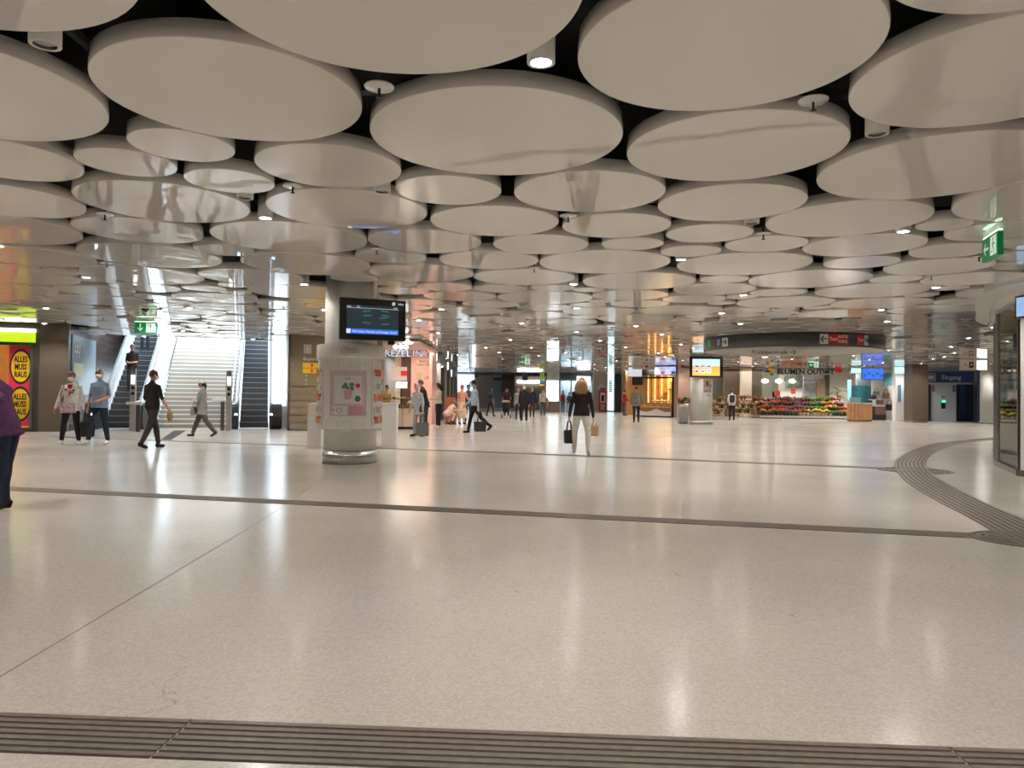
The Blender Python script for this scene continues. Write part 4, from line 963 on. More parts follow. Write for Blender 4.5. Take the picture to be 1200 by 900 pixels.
MB().b2(cx0, cx1, 0.05, 0.9, 0.0, 0.08).build('kick', DARK, cs); MB().b2(cx0, cx1, 0.0, 0.9, 0.08, 0.62).build('front', WHITEG, cs); MB().b2(cx0, cx1, -0.01, 0.9, 0.62, 0.68).build('worktop', mat('gold_edge', (0.65, 0.42, 0.15), 0.3), cs)
m = MB(); n_ = 16
top = [(cx0 + (cx1 - cx0) * k / n_, 0.62) for k in range(n_ + 1)]; low = [(x_, 0.62 - 0.06 - 0.22 * abs(math.sin(2.1 * (x_ - cx0)))) for x_, _ in top]
m.add([(x_, -0.006, z_) for x_, z_ in top] + [(x_, -0.006, z_) for x_, z_ in low], [(k, n_ + 1 + k, n_ + 2 + k, k + 1) for k in range(n_)]); m.build('drip_print', mat('caramel', (0.28, 0.12, 0.04), 0.4), cs)
MB().b2(cx0, cx1, 0.0, 0.012, 0.68, 1.30).build('glass_front', GLASS, cs); MB().b2(cx0, cx1, 0.05, 0.7, 0.97, 0.99).build('shelf', GLASS, cs)
for k in range(30):
    xx = cx0 + 0.12 + (cx1 - cx0 - 0.24) * (k % 15) / 14; lv = 0.68 if k < 15 else 0.99
    if lv == 0.99 and xx < cx0 + 0.5 * (cx1 - cx0) - 0.3: continue
    o = link('pastry', LOAF[(k * 7) % 3], None, FP_.w(xx, 0.3, lv), FP_.rz + R.uniform(0, 3)); tag(o, 'golden oval pastry on the ' + ('bottom tray' if k < 15 else 'glass shelf') + ' of the pastry counter', 'pastry', 'pastries in the glass counter')
area('counter_light', ((cx0 + cx1) / 2, 0.35, 1.28), cx1 - cx0 - 0.2, 0.2, 22, (1.0, 0.70, 0.30), (0, 0, 0), cs)
for px0, px1, py0, py1, lab, m, tilt in ((736.5, 752, 429.5, 442, 'tilted white menu screen over the pastry shop entrance', mat('menu_screen_pale', (0.6, 0.66, 0.75), 0.3, emit=0.7, var=0.35, scale=5), 0.35), (766.5, 792.5, 427, 440, 'wide menu screen with blue and white pictures above the pastry counter', mat('menu_screen_blue', (0.5, 0.55, 0.8), 0.3, emit=0.8, var=0.5, scale=4, ecol=(0.35, 0.45, 0.85)), 0.0), (753, 766, 432, 440, 'dark blank panel between the two pastry shop menu screens', DARK, 0)):
    a, b, c, d = FP_.rect(px0, px1, py0, py1, -0.3); t = thing('menu_screen', lab, 'screen', FP_.w((a + b) / 2, -0.3, (c + d) / 2), FP_.rz + tilt)
    wv = (b - a) / 2; hv = (d - c) / 2
    MB().b2(-wv, wv, 0, 0.08, -hv, hv).build('housing', BLACK, t); MB().b2(-wv + .04, wv - .04, -0.008, 0, -hv + .04, hv - .04).build('display', m, t)
    if m is not DARK and tilt == 0:
        for q in range(4): MB().b2(-wv + .1 + q * wv * .48, -wv + .1 + q * wv * .48 + wv * .36, -0.012, -0.008, -hv + .08, (-0.1 if q % 2 else 0.3) * hv).build('picture', (EWH, mat('screen_red', (0.7, 0.1, 0.15), 0.3, emit=0.5), EWH, mat('screen_navy', (0.05, 0.12, 0.5), 0.3, emit=0.4))[q], t)
    MB().cyl((0, 0.04, hv), 0.02, max(0.05, 3.72 - (c + d) / 2 - hv), 8).build('hanger', BLACK, t)
# ================================================================== COLUMN WITH SCREEN, BIN, ROUND SIGN RING
make_column('screen', 'white column carrying the orange touch screen before the flower shop', 0.17, m=CW)
cxs, cys, crs = COLUMNS['screen']
Fs = Frame((cxs, cys - crs - 0.12)); a, b, c, d = Fs.rect(808.5, 847.5, 418, 442.5, 0)
t = thing('information_screen', 'black-framed screen with orange and white tiles on the white column', 'screen', Fs.o)
MB().b2(a, b, 0, 0.14, c, d).build('housing', BLACK, t, bevel=0.02)
a, b, c, d = Fs.rect(811.5, 843.5, 420.8, 440.2, -0.01); W_, H_ = b - a, d - c
MB().b2(a, b, -0.012, 0, c, d).build('display', mat('display_orange', (0.9, 0.4, 0.08), 0.3, emit=0.9, var=0.15, scale=1.5, ecol=(1.0, 0.42, 0.08)), t)
MB().b2(a, b, -0.016, -0.012, d - H_ * 0.42, d).build('display_band', mat('display_blue', (0.5, 0.75, 0.9), 0.3, emit=0.9, var=0.1, ecol=(0.55, 0.82, 0.95)), t)
for r_ in range(2):
    for q in range(3):
        o = MB().b2(a + W_ * (0.07 + 0.22 * q), a + W_ * (0.25 + 0.22 * q), -0.02, -0.016, c + H_ * (0.16 + 0.30 * r_), c + H_ * (0.40 + 0.30 * r_)).build('tile', EWH, t)
        MB().b2(a + W_ * (0.10 + 0.22 * q), a + W_ * (0.22 + 0.22 * q), -0.023, -0.02, c + H_ * (0.22 + 0.30 * r_), c + H_ * (0.30 + 0.30 * r_)).build('tile_picture', (BLUP, mat('tile_rose', (0.7, 0.35, 0.5), 0.4), mat('tile_sky', (0.35, 0.6, 0.75), 0.4))[q], o)
for q in (0.3, 0.7): MB().cyl((a + W_ * q, 0.06, c), 0.02, 0.001).build('hidden_bolt', STEEL, t) if False else None
MB().b2(-0.2, 0.2, 0.12, 0.16, 2.5, 2.9).build('bracket', STEEL, t)
a, b, c, d = Fs.rect(824.5, 834, 444, 459.5, 0.1)
t = thing('poster', 'small dark photo poster with caption on the white screen column', 'poster', Fs.w(0, 0.08)); 
MB().b2(a, b, 0.0, 0.02, c, d).build('sheet', mat('poster_photo', (0.22, 0.16, 0.13), 0.4, var=0.6, scale=5), t); MB().b2(a + .1, b - .15, -0.004, 0, d - 0.35, d - 0.1).build('picture', mat('poster_photo_dark', (0.05, 0.03, 0.03), 0.4), t)
text('lettering', 'Live', 0.14, BLK, t, ((a + b) / 2, 0.0, c - 0.14), depth=0.002)
# steel litter bin
p = fl(801, 496.6); h = at(801, 473.5, p.y).z
t = thing('litter_bin', 'brushed steel litter bin standing beside the screen column', 'bin', (p.x, p.y, 0))
MB().b2(-0.23, 0.23, 0, 0.42, 0.05, h - 0.06).build('body', STEEL, t, bevel=0.02); MB().b2(-0.24, 0.24, -0.01, 0.43, h - 0.06, h).build('lid', CHROME, t, bevel=0.02); MB().b2(-0.20, 0.20, 0.03, 0.39, 0, 0.05).build('foot', BLACK, t)
MB().b2(-0.15, 0.15, -0.006, 0.0, h * 0.70, h * 0.86).build('flap', GREYW, t)
# round sign ring hanging under the discs
RC = Vector((9.42, 25.0, 0)); RR = 2.86; RZ0, RZ1 = 2.86, 3.29
ring = thing('sign_ring', 'large dark ring band with transit symbols hanging under the ceiling', 'sign', (RC.x, RC.y, 0), math.atan2(RC.y, RC.x) - math.pi / 2)
RD = mat('ring_charcoal', (0.035, 0.036, 0.038), 0.35); RWH = mat('ring_inner_white', (0.72, 0.70, 0.65), 0.4)
MB().lathe([(RR - 0.04, RZ0), (RR, RZ0), (RR, RZ1), (RR - 0.04, RZ1)], 72, caps=False).build('outer_band', RD, ring)
MB().lathe([(RR - 0.045, RZ1), (RR - 0.06, RZ1), (RR - 0.06, RZ0 + 0.005), (RR - 0.045, RZ0 + 0.005)], 72, caps=False).build('inner_band', RWH, ring)
for k in range(6): MB().cyl((RR * 0.98 * math.cos(k * math.pi / 3), RR * 0.98 * math.sin(k * math.pi / 3), RZ1), 0.02, 0.45, 8).build('hanger', BLACK, ring)
def ring_a(px):                                     # angle on the ring facing the camera, as seen at px
    best = None
    for k in range(400):
        t_ = -math.pi * k / 399; 
        wx = Vector((RR * math.cos(t_), RR * math.sin(t_), 0)); wx.rotate(Euler((0, 0, ring.rotation_euler.z))); wx += RC
        e = abs(600 + FPX * wx.x / wx.y - px)
        if (best is None or e < best[0]) and (wx.xy.length < math.sqrt(RC.length ** 2 - RR ** 2) + 0.02): best = (e, t_)
    return best[1]
def on_ring(px0, px1, z0, z1, m, name='symbol', off=0.006):
    a0, a1 = ring_a(px0) + math.pi / 2, ring_a(px1) + math.pi / 2
    return arc_panel(RR, a0, a1, z0, z1, off, 6).build(name, m, ring)
def ring_text(s_, px, z, size, m, sx=0.8):
    a0 = ring_a(px); return text('lettering', s_, size, m, ring, ((RR + 0.012) * math.cos(a0), (RR + 0.012) * math.sin(a0), z), (math.pi / 2, 0, a0 + math.pi / 2), depth=0.002, sx=sx, bold=0.006)
SG = mat('s_green', (0.01, 0.26, 0.12), 0.4); zc_ = (RZ0 + RZ1) / 2 + 0.0
on_ring(829, 833.5, zc_ - 0.13, zc_ + 0.13, SG); ring_text('S', 831.2, zc_, 0.26, WP)
on_ring(835, 838, zc_ - 0.10, zc_ + 0.12, mat('bus_red', (0.35, 0.08, 0.04), 0.4))
on_ring(839.5, 844, zc_ - 0.13, zc_ + 0.13, mat('u_blue', (0.03, 0.10, 0.35), 0.4)); ring_text('U', 841.8, zc_, 0.26, WP)
on_ring(846, 853, zc_ - 0.14, zc_ + 0.14, WP); ring_text('→', 849.5, zc_, 0.28, BLK)
on_ring(960.5, 970, zc_ - 0.15, zc_ + 0.15, WP); ring_text('←', 965.3, zc_, 0.30, BLK)
on_ring(971.5, 994, zc_ - 0.15, zc_ + 0.15, mat('tram_red', (0.50, 0.015, 0.03), 0.4)); ring_text('Tram', 976.5, zc_, 0.15, WP)
for k in range(3):
    for r_ in range(2): ring_text(str(16 + k + 3 * r_), 983.5 + 4 * k, zc_ + 0.07 - 0.14 * r_, 0.12, WP)
on_ring(1004, 1012, zc_ - 0.15, zc_ + 0.15, mat('tram_red', (0, 0, 0))); ring_text('Tram', 1008, zc_, 0.14, WP)
on_ring(1012.6, 1017.5, zc_ - 0.15, zc_ + 0.15, WP); ring_text('→', 1015, zc_, 0.24, BLK)
for k, ch in enumerate('Prielmayerstraße →'):
    if ch == ' ': continue
    a0 = math.pi / 2 - (-1.38 + 0.082 * k + (0.06 if ch == '→' else 0)) / (RR - 0.08)
    text('lettering', ch, 0.19 if ch != '→' else 0.30, BLK, ring, ((RR - 0.075) * math.cos(a0), (RR - 0.075) * math.sin(a0), RZ0 + 0.15), (math.pi / 2, 0, a0 - math.pi / 2), depth=0.002)
# ================================================================== FLOWER SHOP
FL = Frame((16.0, 47.5))
fs = thing('flower_shop', 'bright flower shop with white back wall and brown side panels', 'shop', FL.o)
SHW = mat('shop_white', (0.80, 0.77, 0.70), 0.5)
Yb = 5.0
def fr_(name, px0, px1, py0, py1, y, th, m, par=fs): return wrect(name, FL, px0, px1, py0, py1, y, th, m, par)
a, b, c, d = FL.rect(905, 1003, 425, 488, Yb); MB().b2(a, b, Yb, Yb + 0.15, 0, 3.3).build('back_wall', SHW, fs)
fr_('brown_panel', 848, 870, 430, 488, 3.0, 0.2, BROWN); fr_('beige_pillar', 869, 881, 428, 488, 2.4, 0.4, CREAM); fr_('brown_panel', 881, 893, 428, 488, 2.6, 0.3, BROWN)
fr_('back_panel', 893, 912, 436, 488, 4.0, 0.2, mat('greenish_grey', (0.16, 0.17, 0.14), 0.6))
fr_('dark_panel', 796.5, 850, 424, 488, 4.2, 0.2, mat('shop_charcoal', (0.07, 0.065, 0.06), 0.5))
fr_('beam', 846, 1004, 427, 431, 1.0, 0.3, DARK)
fr_('glass_divider', 941, 942.2, 440, 488, 2.0, 0.1, STEEL); fr_('brown_door', 957, 967, 444, 488, 4.8, 0.15, mat('tan_door', (0.42, 0.28, 0.18), 0.5)); fr_('brown_strip', 967, 972, 432, 488, 4.8, 0.15, BROWN)
fr_('mirror_panel', 944, 956, 449, 470, 4.85, 0.1, mat('grey_picture', (0.35, 0.38, 0.38), 0.3, var=0.4, scale=3))
fr_('picture', 921, 942, 440, 455, 4.85, 0.1, mat('green_picture', (0.28, 0.33, 0.25), 0.4, var=0.6, scale=3)); fr_('white_shelf', 905, 942, 459, 466, 4.0, 0.5, SHW)
area('flower_shop_light', (-0.2, 2.6, 3.1), 8.0, 4.0, 190, (1.0, 0.93, 0.82), (0, 0, 0), fs)
# sign
sg = thing('shop_sign', 'dark cut-out letters reading BLUMEN OUTLET over the flower bank', 'sign', FL.o)
a, b, c, d = FL.rect(908, 980, 432, 440, 0.6); BL = mat('sign_dark_violet', (0.02, 0.015, 0.025), 0.4)
text('lettering', 'BLUMEN OUTLET', (d - c) * 1.15, BL, sg, ((a + b) / 2, 0.6, (c + d) / 2), depth=0.03, sx=(b - a) / ((d - c) * 1.15 * 8.4), bold=0.015)
a2, b2_, c2, d2 = FL.rect(918, 960, 441.5, 448, 0.6); text('lettering', 'Flowerworld', (d2 - c2) * 1.0, mat('sign_blue_violet', (0.05, 0.05, 0.16), 0.4), sg, ((a2 + b2_) / 2, 0.6, (c2 + d2) / 2), depth=0.02, sx=(b2_ - a2) / ((d2 - c2) * 5.4))
MB().b2(a, b, 0.62, 0.66, d - 0.02, d + 0.02).build('rail', STEEL, sg)
for q in (0.05, 0.5, 0.95): MB().cyl((a + (b - a) * q, 0.64, d), 0.012, 3.72 - d, 6).build('hanger', STEEL, sg)
def blossom(px, py, r, cols, lab):
    x_, z_ = FL.p(px, py, 0.5); t = thing('flower_emblem', lab, 'emblem', FL.w(x_, 0.5, z_))
    for k in range(5):
        o = MB().sphere((0, 0, 0), (r * 0.55, 0.03, r * 0.42), 10, 6).build('petal', cols[k % len(cols)], t, (r * 0.5 * math.cos(k * 1.2566 + 1.57), 0, r * 0.5 * math.sin(k * 1.2566 + 1.57)))
    MB().cyl((0, 0.0, r * 0.5), 0.012, 3.72 - z_ - r * 0.5, 6).build('hanger', STEEL, t)
blossom(902.5, 436, 0.30, [YEL, BLUP, YEL, mat('emblem_teal', (0.03, 0.25, 0.35), 0.4)], 'yellow and blue flower emblem at the start of the flower shop sign')
blossom(982.5, 433, 0.28, [REDP], 'red flower emblem at the end of the flower shop sign')
for k, (px, py) in enumerate(((896.5, 446.5), (912.5, 446.5), (928.5, 446.5))):
    x_, z_ = FL.p(px, py, 1.5); t = thing('pendant_lamp', 'white glowing oval pendant inside the flower shop', 'lamp', FL.w(x_, 1.5, z_), 0, 'oval pendants in the flower shop')
    MB().sphere((0, 0, 0), (0.24, 0.24, 0.15), 16, 10).build('shade', lens('globe_glow2', (1, 0.97, 0.92), 2.4), t); MB().cyl((0, 0, 0.14), 0.01, 3.7 - z_ - 0.14, 6).build('cord', BLACK, t)
# tiers of potted flowers
GREENS = [mat('leaf_%d' % i, c, 0.5, var=0.3, scale=20) for i, c in enumerate(((0.04, 0.10, 0.02), (0.07, 0.15, 0.03), (0.03, 0.07, 0.03)))]
FLC = [mat('petal_%d' % i, c, 0.5, var=0.2) for i, c in enumerate(((0.50, 0.015, 0.05), (0.75, 0.22, 0.01), (0.80, 0.50, 0.02), (0.30, 0.02, 0.12), (0.62, 0.05, 0.02), (0.65, 0.30, 0.35), (0.20, 0.04, 0.12), (0.16, 0.22, 0.04)))]
FLN = ('crimson', 'orange', 'yellow', 'purple', 'red', 'pink', 'dark violet', 'green')
POTS = [mat('pot_%d' % i, c, 0.5) for i, c in enumerate(((0.03, 0.028, 0.025), (0.55, 0.42, 0.26), (0.28, 0.10, 0.05)))]
def plant_meshes(fi, gi, seed):
    rr = random.Random(seed); g = MB(); f = MB()
    for k in range(22):
        a_ = rr.uniform(0, 6.28); rd = rr.uniform(0.03, 0.18); z_ = rr.uniform(0.14, 0.30); q = Vector((rd * math.cos(a_), rd * math.sin(a_), z_))
        w_ = Vector((-math.sin(a_), math.cos(a_), 0)) * 0.035; o_ = Vector((math.cos(a_), math.sin(a_), 0.5)) * 0.07
        g.add([q - w_ * 0.2, q + o_ * .5 + w_, q + o_, q + o_ * .5 - w_], [(0, 1, 2, 3)])
    g.sphere((0, 0, 0.20), (0.13, 0.13, 0.09), 8, 5)
    for k in range(13):
        a_ = rr.uniform(0, 6.28); rd = rr.uniform(0.0, 0.17); z_ = 0.33 - rd * 0.5 + rr.uniform(-.03, .03)
        f.sphere((rd * math.cos(a_), rd * math.sin(a_), z_), (0.042, 0.042, 0.03), 6, 4)
    return g.mesh('foliage', GREENS[gi]), f.mesh('blossoms', FLC[fi])
PM = {}
POTM = [MB().lathe([(0.07, 0.0), (0.10, 0.15), (0.105, 0.16), (0.09, 0.16)], 12).mesh('pot', m) for m in POTS]
def potted(loc, fi, pot, where, s=1.0, grp='potted flowers in tiers at the flower shop'):
    key = (fi, R.randrange(3)); 
    if key not in PM: PM[key] = plant_meshes(fi, (fi + key[1]) % 3, fi * 10 + key[1])
    t = thing('potted_flower', 'potted %s flowers %s' % (FLN[fi], where) if fi != 7 else 'leafy green potted plant %s' % where, 'plant', loc, R.uniform(0, 6), grp); t.scale = (s, s, s)
    link('pot', POTM[pot], t); link('foliage', PM[key][0], t); link('blossoms', PM[key][1], t)
bank = thing('flower_stand', 'long low tiered flower stand with pale kerb before the flower shop', 'stand', FL.o)
x0, x1 = FL.x(890, 0), FL.x(997, 0)
MB().b2(x0, x1, -0.25, 1.9, 0.06, 0.20).build('kerb', mat('pale_grey_kerb', (0.42, 0.41, 0.38), 0.5), bank); MB().b2(x0 + .05, x1 - .05, -0.15, 1.9, 0, 0.06).build('foot', BLACK, bank)
TIER = ((-0.05, 0.20), (0.45, 0.46), (0.95, 0.74), (1.45, 0.98))
for k, (yy, zz) in enumerate(TIER[1:]): MB().b2(x0 + .03, x1 - .03, yy - 0.22, 1.88, (0.20, 0.46, 0.74)[k], zz).build('tier', DOAK, bank)
nm_ = ('on the lowest tier of the flower stand', 'on the second tier of the flower stand', 'on the third tier of the flower stand', 'on the top tier of the flower stand')
pal = ((1, 2, 0, 4, 7, 2, 3), (0, 4, 7, 3, 6, 1, 7), (3, 0, 5, 7, 6, 4, 1), (7, 6, 3, 4, 7, 0, 5))
for k, (yy, zz) in enumerate(TIER):
    n = 24
    for q in range(n):
        xx = x0 + 0.15 + (x1 - x0 - 0.3) * q / (n - 1)
        grp = q // 3; fi = pal[k][(grp * 3 + k) % 7]
        potted(FL.w(xx + R.uniform(-.03, .03), yy + R.uniform(-.04, .04), zz), fi, 1 if (k == 0 and 9 < q < 19) else 0, nm_[k], R.uniform(1.0, 1.4))
# left heap of plants and little tables
for k, (px, py, Y, h_) in enumerate(((838, 491.2, 0, 0.30), (846, 490.0, 0, 0.62), (870, 490.6, 0, 0.35), (877, 489.9, 0, 0.65), (884, 488.6, 0, 0.95), (803, 490, 0, 0.9), (840, 489.4, 0, 1.0), (872, 488.9, 0, 1.15))):
    p = fl(px, py); t = thing('plant_table', 'small %s plant table in the flower shop, bearing potted flowers' % ('low' if h_ < 0.6 else 'mid-height' if h_ < 0.9 else 'tall'), 'table', (p.x, p.y, 0), 0, 'plant tables in the flower shop')
    MB().b2(-0.45, 0.45, -0.22, 0.22, h_ - 0.04, h_).build('top', WOOD if k % 2 else POTS[1], t)
    for sx in (-1, 1):
        for sy in (-1, 1): MB().b2(sx * 0.42 - .02, sx * 0.42 + .02, sy * 0.19 - .02, sy * 0.19 + .02, 0, h_ - 0.04).build('leg', WOOD if k % 2 else POTS[1], t)
    for q in range(5): potted((p.x - 0.36 + 0.18 * q, p.y + R.uniform(-.05, .05), h_), (1, 7, 4, 1, 5, 7, 0)[(q + k * 2) % 7], (q + k) % 3, 'on the ' + ('low' if h_ < 0.6 else 'mid-height' if h_ < 0.9 else 'tall') + ' plant table', R.uniform(0.9, 1.2), 'potted flowers on the plant tables')
# tall palm
x_, _ = FL.p(981.5, 460, 3.6)
t = thing('palm_plant', 'tall palm with arching leaves in a white pot, flower shop', 'plant', FL.w(x_, 3.6))
MB().lathe([(0.20, 0), (0.30, 0.55), (0.27, 0.55)], 16).build('pot', WHITEG, t); MB().tube([(0, 0, 0.5), (0.03, 0, 1.2), (0, 0, 1.7)], [0.05, 0.04, 0.03], 8).build('trunk', DOAK, t)
for k in range(13):
    a_ = k * 2.4; L2 = 0.75 + 0.2 * R.random(); vs = []; n = 6
    for q in range(n + 1):
        u_ = q / n; rd = L2 * u_; z_ = 1.25 + 0.07 * k * 0.8 + 0.75 * u_ - 0.85 * u_ * u_ * (1.2 - 0.04 * k); wd = 0.075 * math.sin(math.pi * (0.12 + 0.86 * u_))
        vs += [(rd * math.cos(a_) - wd * math.sin(a_), rd * math.sin(a_) + wd * math.cos(a_), z_), (rd * math.cos(a_) + wd * math.sin(a_), rd * math.sin(a_) - wd * math.cos(a_), z_ - 0.01)]
    MB().add(vs, [(2 * q, 2 * q + 1, 2 * q + 3, 2 * q + 2) for q in range(n)]).build('leaf', mat('palm_leaf', (0.20, 0.24, 0.13), 0.5), t)
for px, py, wd in ((911, 461, 4), (929.5, 458.5, 3)):
    a, b, c, d = FL.rect(px - wd / 1.2, px + wd / 1.2, py - 3, py + 3, 1.2); t = thing('price_sign', 'small red price card above the flower stand', 'sign', FL.w((a + b) / 2, 1.2, c), 0, 'red price cards')
    MB().b2(-(b - a) / 2, (b - a) / 2, 0, 0.02, 0, d - c).build('card', mat('price_red', (0.55, 0.06, 0.02), 0.4), t); MB().b2(-0.015, 0.015, 0.0, 0.02, -(c - 0.98), 0).build('stick', STEEL, t)
# hanging signs in front
t, (a, b, c, d) = hang_sign(914, 947, 423, 430.3, 39, 'beige hanging sign with red lettering CITY OF FAME and arrow', mat('fame_beige', (0.62, 0.52, 0.44), 0.5))
text('lettering', 'CITY OF FAME ➔', (d - c) * 0.95, mat('fame_red', (0.50, 0.06, 0.02), 0.5), t, ((a + b) / 2, -0.006, (c + d) / 2), sx=(b - a) / ((d - c) * 0.95 * 8.6), bold=0.012)
p = at(953.5, 424.5, 38.5); exit_sign((p.x, 38.5, p.z), 0, 0.52, 0.30, 'left', 'green exit sign with left arrow beside the red-lettered hanging sign')
hang_sign(962, 972, 418.5, 424, 41, 'small black sign back hanging beside the flower shop exit sign', BLACK)

# ================================================================== COUNTER, BAG SHOP, PIERS, LIFTS
p0, p1, p2 = fl(997.5, 491.5), fl(1011, 494.2), fl(1022.5, 493.0)
hc_ = at(1011, 473, p1.y).z
cb = thing('wooden_counter', 'oak box counter with white top at the end of flower stand', 'counter', (p1.x, p1.y, 0))
LO = mat('light_oak', (0.50, 0.26, 0.12), 0.45, var=0.15, scale=5)
dA_ = Vector((p0.x - p1.x, 1.1, 0)); dB_ = Vector((p2.x - p1.x, 0.45, 0)); dA_.x = (997.5 - 1011) / FPX * p1.y + 0.25; dB_.x = (1022.5 - 1011) / FPX * p1.y + 0.2
MB().prism([(0, 0), (dB_.x, dB_.y), (dB_.x + dA_.x, dA_.y + dB_.y), (dA_.x, dA_.y)], 0.08, hc_).build('body', LO, cb)
MB().prism([(0, 0.05), (dB_.x, dB_.y + .05), (dB_.x + dA_.x, dA_.y + dB_.y), (dA_.x, dA_.y)], 0.0, 0.08).build('kick', DOAK, cb)
MB().prism([(0.0, -0.02), (dB_.x + .03, dB_.y), (dB_.x + dA_.x, dA_.y + dB_.y + .03), (dA_.x - .03, dA_.y)], hc_, hc_ + 0.05).build('top', WHITEG, cb)
for k in range(1, 4): MB().prism([(dA_.x * k / 4 - .008, dA_.y * k / 4 - 0.006), (dA_.x * k / 4 + .008, dA_.y * k / 4 - 0.016), (dA_.x * k / 4 + .008, dA_.y * k / 4 + .02), (dA_.x * k / 4 - .008, dA_.y * k / 4 + .03)], 0.1, hc_ - .02).build('seam', DOAK, cb)
FG = Frame((20.0, 45.5))
bs = thing('bag_shop', 'bright shop with pale panels displaying handbags beside brown pillar', 'shop', FG.o)
TEAL = mat('teal_poster', (0.02, 0.14, 0.19), 0.4, var=0.4, scale=2)
def bg_(name, px0, px1, py0, py1, y, th, m): return wrect(name, FG, px0, px1, py0, py1, y, th, m, bs)
bg_('back_wall', 1003, 1051, 430, 490, 3.0, 0.15, SHW); bg_('teal_poster', 998, 1021, 452, 473, 0.9, 0.05, TEAL); bg_('dark_panel', 1004, 1021, 438, 452, 1.4, 0.1, mat('slate_panel', (0.12, 0.15, 0.16), 0.4)); bg_('cyan_edge', 993.5, 997.5, 445, 468, 0.85, 0.05, mat('cyan_lit', (0.3, 0.6, 0.7), 0.4, emit=0.5, var=0.3, ecol=(0.4, 0.8, 0.95)))
bg_('pale_panel', 1022, 1049, 441, 491, 2.2, 0.1, SHW); bg_('white_pier', 1049.5, 1059, 428, 494, -0.4, 0.4, WHITEG); bg_('teal_poster', 1036, 1046, 437, 452, 2.0, 0.05, mat('aqua_poster', (0.12, 0.35, 0.42), 0.4, var=0.5, scale=2))
bg_('light_strip', 1049, 1071, 430.5, 437.5, -0.6, 0.1, mat('aqua_strip', (0.6, 0.85, 0.9), 0.3, emit=0.9, var=0.4, scale=3, ecol=(0.6, 0.9, 0.95))); bg_('blue_label', 1052.5, 1056, 451, 471, -0.45, 0.04, mat('blue_label', (0.12, 0.25, 0.38), 0.4))
bg_('grey_pier', 1059, 1070, 437, 494.5, -0.2, 0.3, GREYW); bg_('lit_ad', 1061.5, 1068.5, 439, 462, -0.25, 0.04, mat('ad_teal', (0.2, 0.5, 0.5), 0.3, emit=0.7, var=0.6, scale=1.6, ecol=(0.30, 0.62, 0.58))); bg_('payment_box', 1062, 1067.5, 463, 478, -0.3, 0.1, BLACK)
area('bag_shop_light', (1.0, 1.2, 3.0), 2.2, 2.0, 130, (1.0, 0.96, 0.9), (0, 0, 0), bs)
for px0, px1, py0, py1, lab, m in ((996.5, 1018.5, 431, 438, 'white and aqua patterned lit panel above the wooden counter', mat('aqua_strip', (0, 0, 0))), (1010, 1035.5, 431.3, 445, 'blue glowing screen with dark figures above the bag shop', mat('blue_screen', (0.03, 0.10, 0.6), 0.3, emit=0.8, var=0.6, scale=3, ecol=(0.05, 0.20, 0.95)))):
    yy = 0.2 if px0 < 1000 else -0.1
    a, b, c, d = FG.rect(px0, px1, py0, py1, yy); t = thing('display_screen', lab, 'screen', FG.w((a + b) / 2, yy, (c + d) / 2))
    MB().b2((a - b) / 2, (b - a) / 2, 0, 0.1, (c - d) / 2, (d - c) / 2).build('housing', BLACK, t); MB().b2((a - b) / 2 + .03, (b - a) / 2 - .03, -0.01, 0, (c - d) / 2 + .03, (d - c) / 2 - .03).build('display', m, t); MB().cyl((0, 0.05, (d - c) / 2), 0.02, 3.72 - d, 8).build('hanger', BLACK, t)
    if px0 > 1000:
        for q in range(5): MB().lathe([(0, 0.0), (0.1, 0.0)], 10, caps=False).build('figure', mat('screen_navy', (0.05, 0.12, 0.5)), t, (-0.5 + 0.26 * q, -0.014, -0.1 + 0.12 * (q % 2))).rotation_euler = (math.pi / 2, 0, 0)
def handbag(px, py, y, w_, h_, m, lab):
    x_, z_ = FG.p(px, py, y); t = thing('handbag', lab, 'bag', FG.w(x_, y, z_))
    MB().prism([(-w_ / 2, -0.07), (w_ / 2, -0.07), (w_ / 2, 0.07), (-w_ / 2, 0.07)], 0, h_).build('body', m, t, bevel=0.03)
    MB().tube([(-w_ * .3, 0, h_)] + [(w_ * .3 * math.cos(math.pi - k * math.pi / 8), 0, h_ + h_ * .7 * math.sin(k * math.pi / 8)) for k in range(1, 8)] + [(w_ * .3, 0, h_)], 0.018, 6).build('handle', m, t)
bsh = thing('bag_stand', 'dark tiered display stand in front of the bag shop', 'stand', FG.w(FG.x(1030, 0.4), 0.4))
MB().b2(-0.45, 0.45, 0, 0.5, 0, 0.35).build('low_block', BLACK, bsh); MB().b2(-0.2, 0.45, 0.05, 0.5, 0.35, 0.85).build('tall_block', mat('brown_block', (0.13, 0.07, 0.05), 0.5), bsh); MB().b2(-0.45, -0.38, 0.05, 0.5, 0.35, 1.25).build('upright', BLACK, bsh); MB().b2(-0.45, 0.2, 0.05, 0.5, 1.25, 1.29).build('shelf', WHITEG, bsh)
handbag(1031, 474, 0.6, 0.42, 0.32, mat('bag_brown', (0.12, 0.06, 0.04), 0.4), 'brown handbag on the bag shop display stand'); handbag(1024, 468, 0.6, 0.3, 0.25, BLACK, 'small black handbag on the stand shelf in bag shop')
handbag(1042.5, 481, 2.05, 0.5, 0.40, BLACK, 'black handbag hanging low on the bag shop panel'); handbag(1038.5, 467, 2.1, 0.42, 0.36, mat('bag_tan', (0.30, 0.12, 0.06), 0.4), 'tan handbag hanging high on the bag shop panel'); handbag(1027, 463, 2.1, 0.4, 0.25, mat('bag_grey', (0.2, 0.2, 0.2), 0.4), 'grey handbag on the pale bag shop wall')
x_, z_ = FG.p(1006, 473, 0.0); t = thing('shopping_box', 'pale blue box standing on the wooden counter top', 'box', (p1.x + dA_.x * 0.55 + 0.15, p1.y + 0.75, hc_ + 0.05), 0.3)
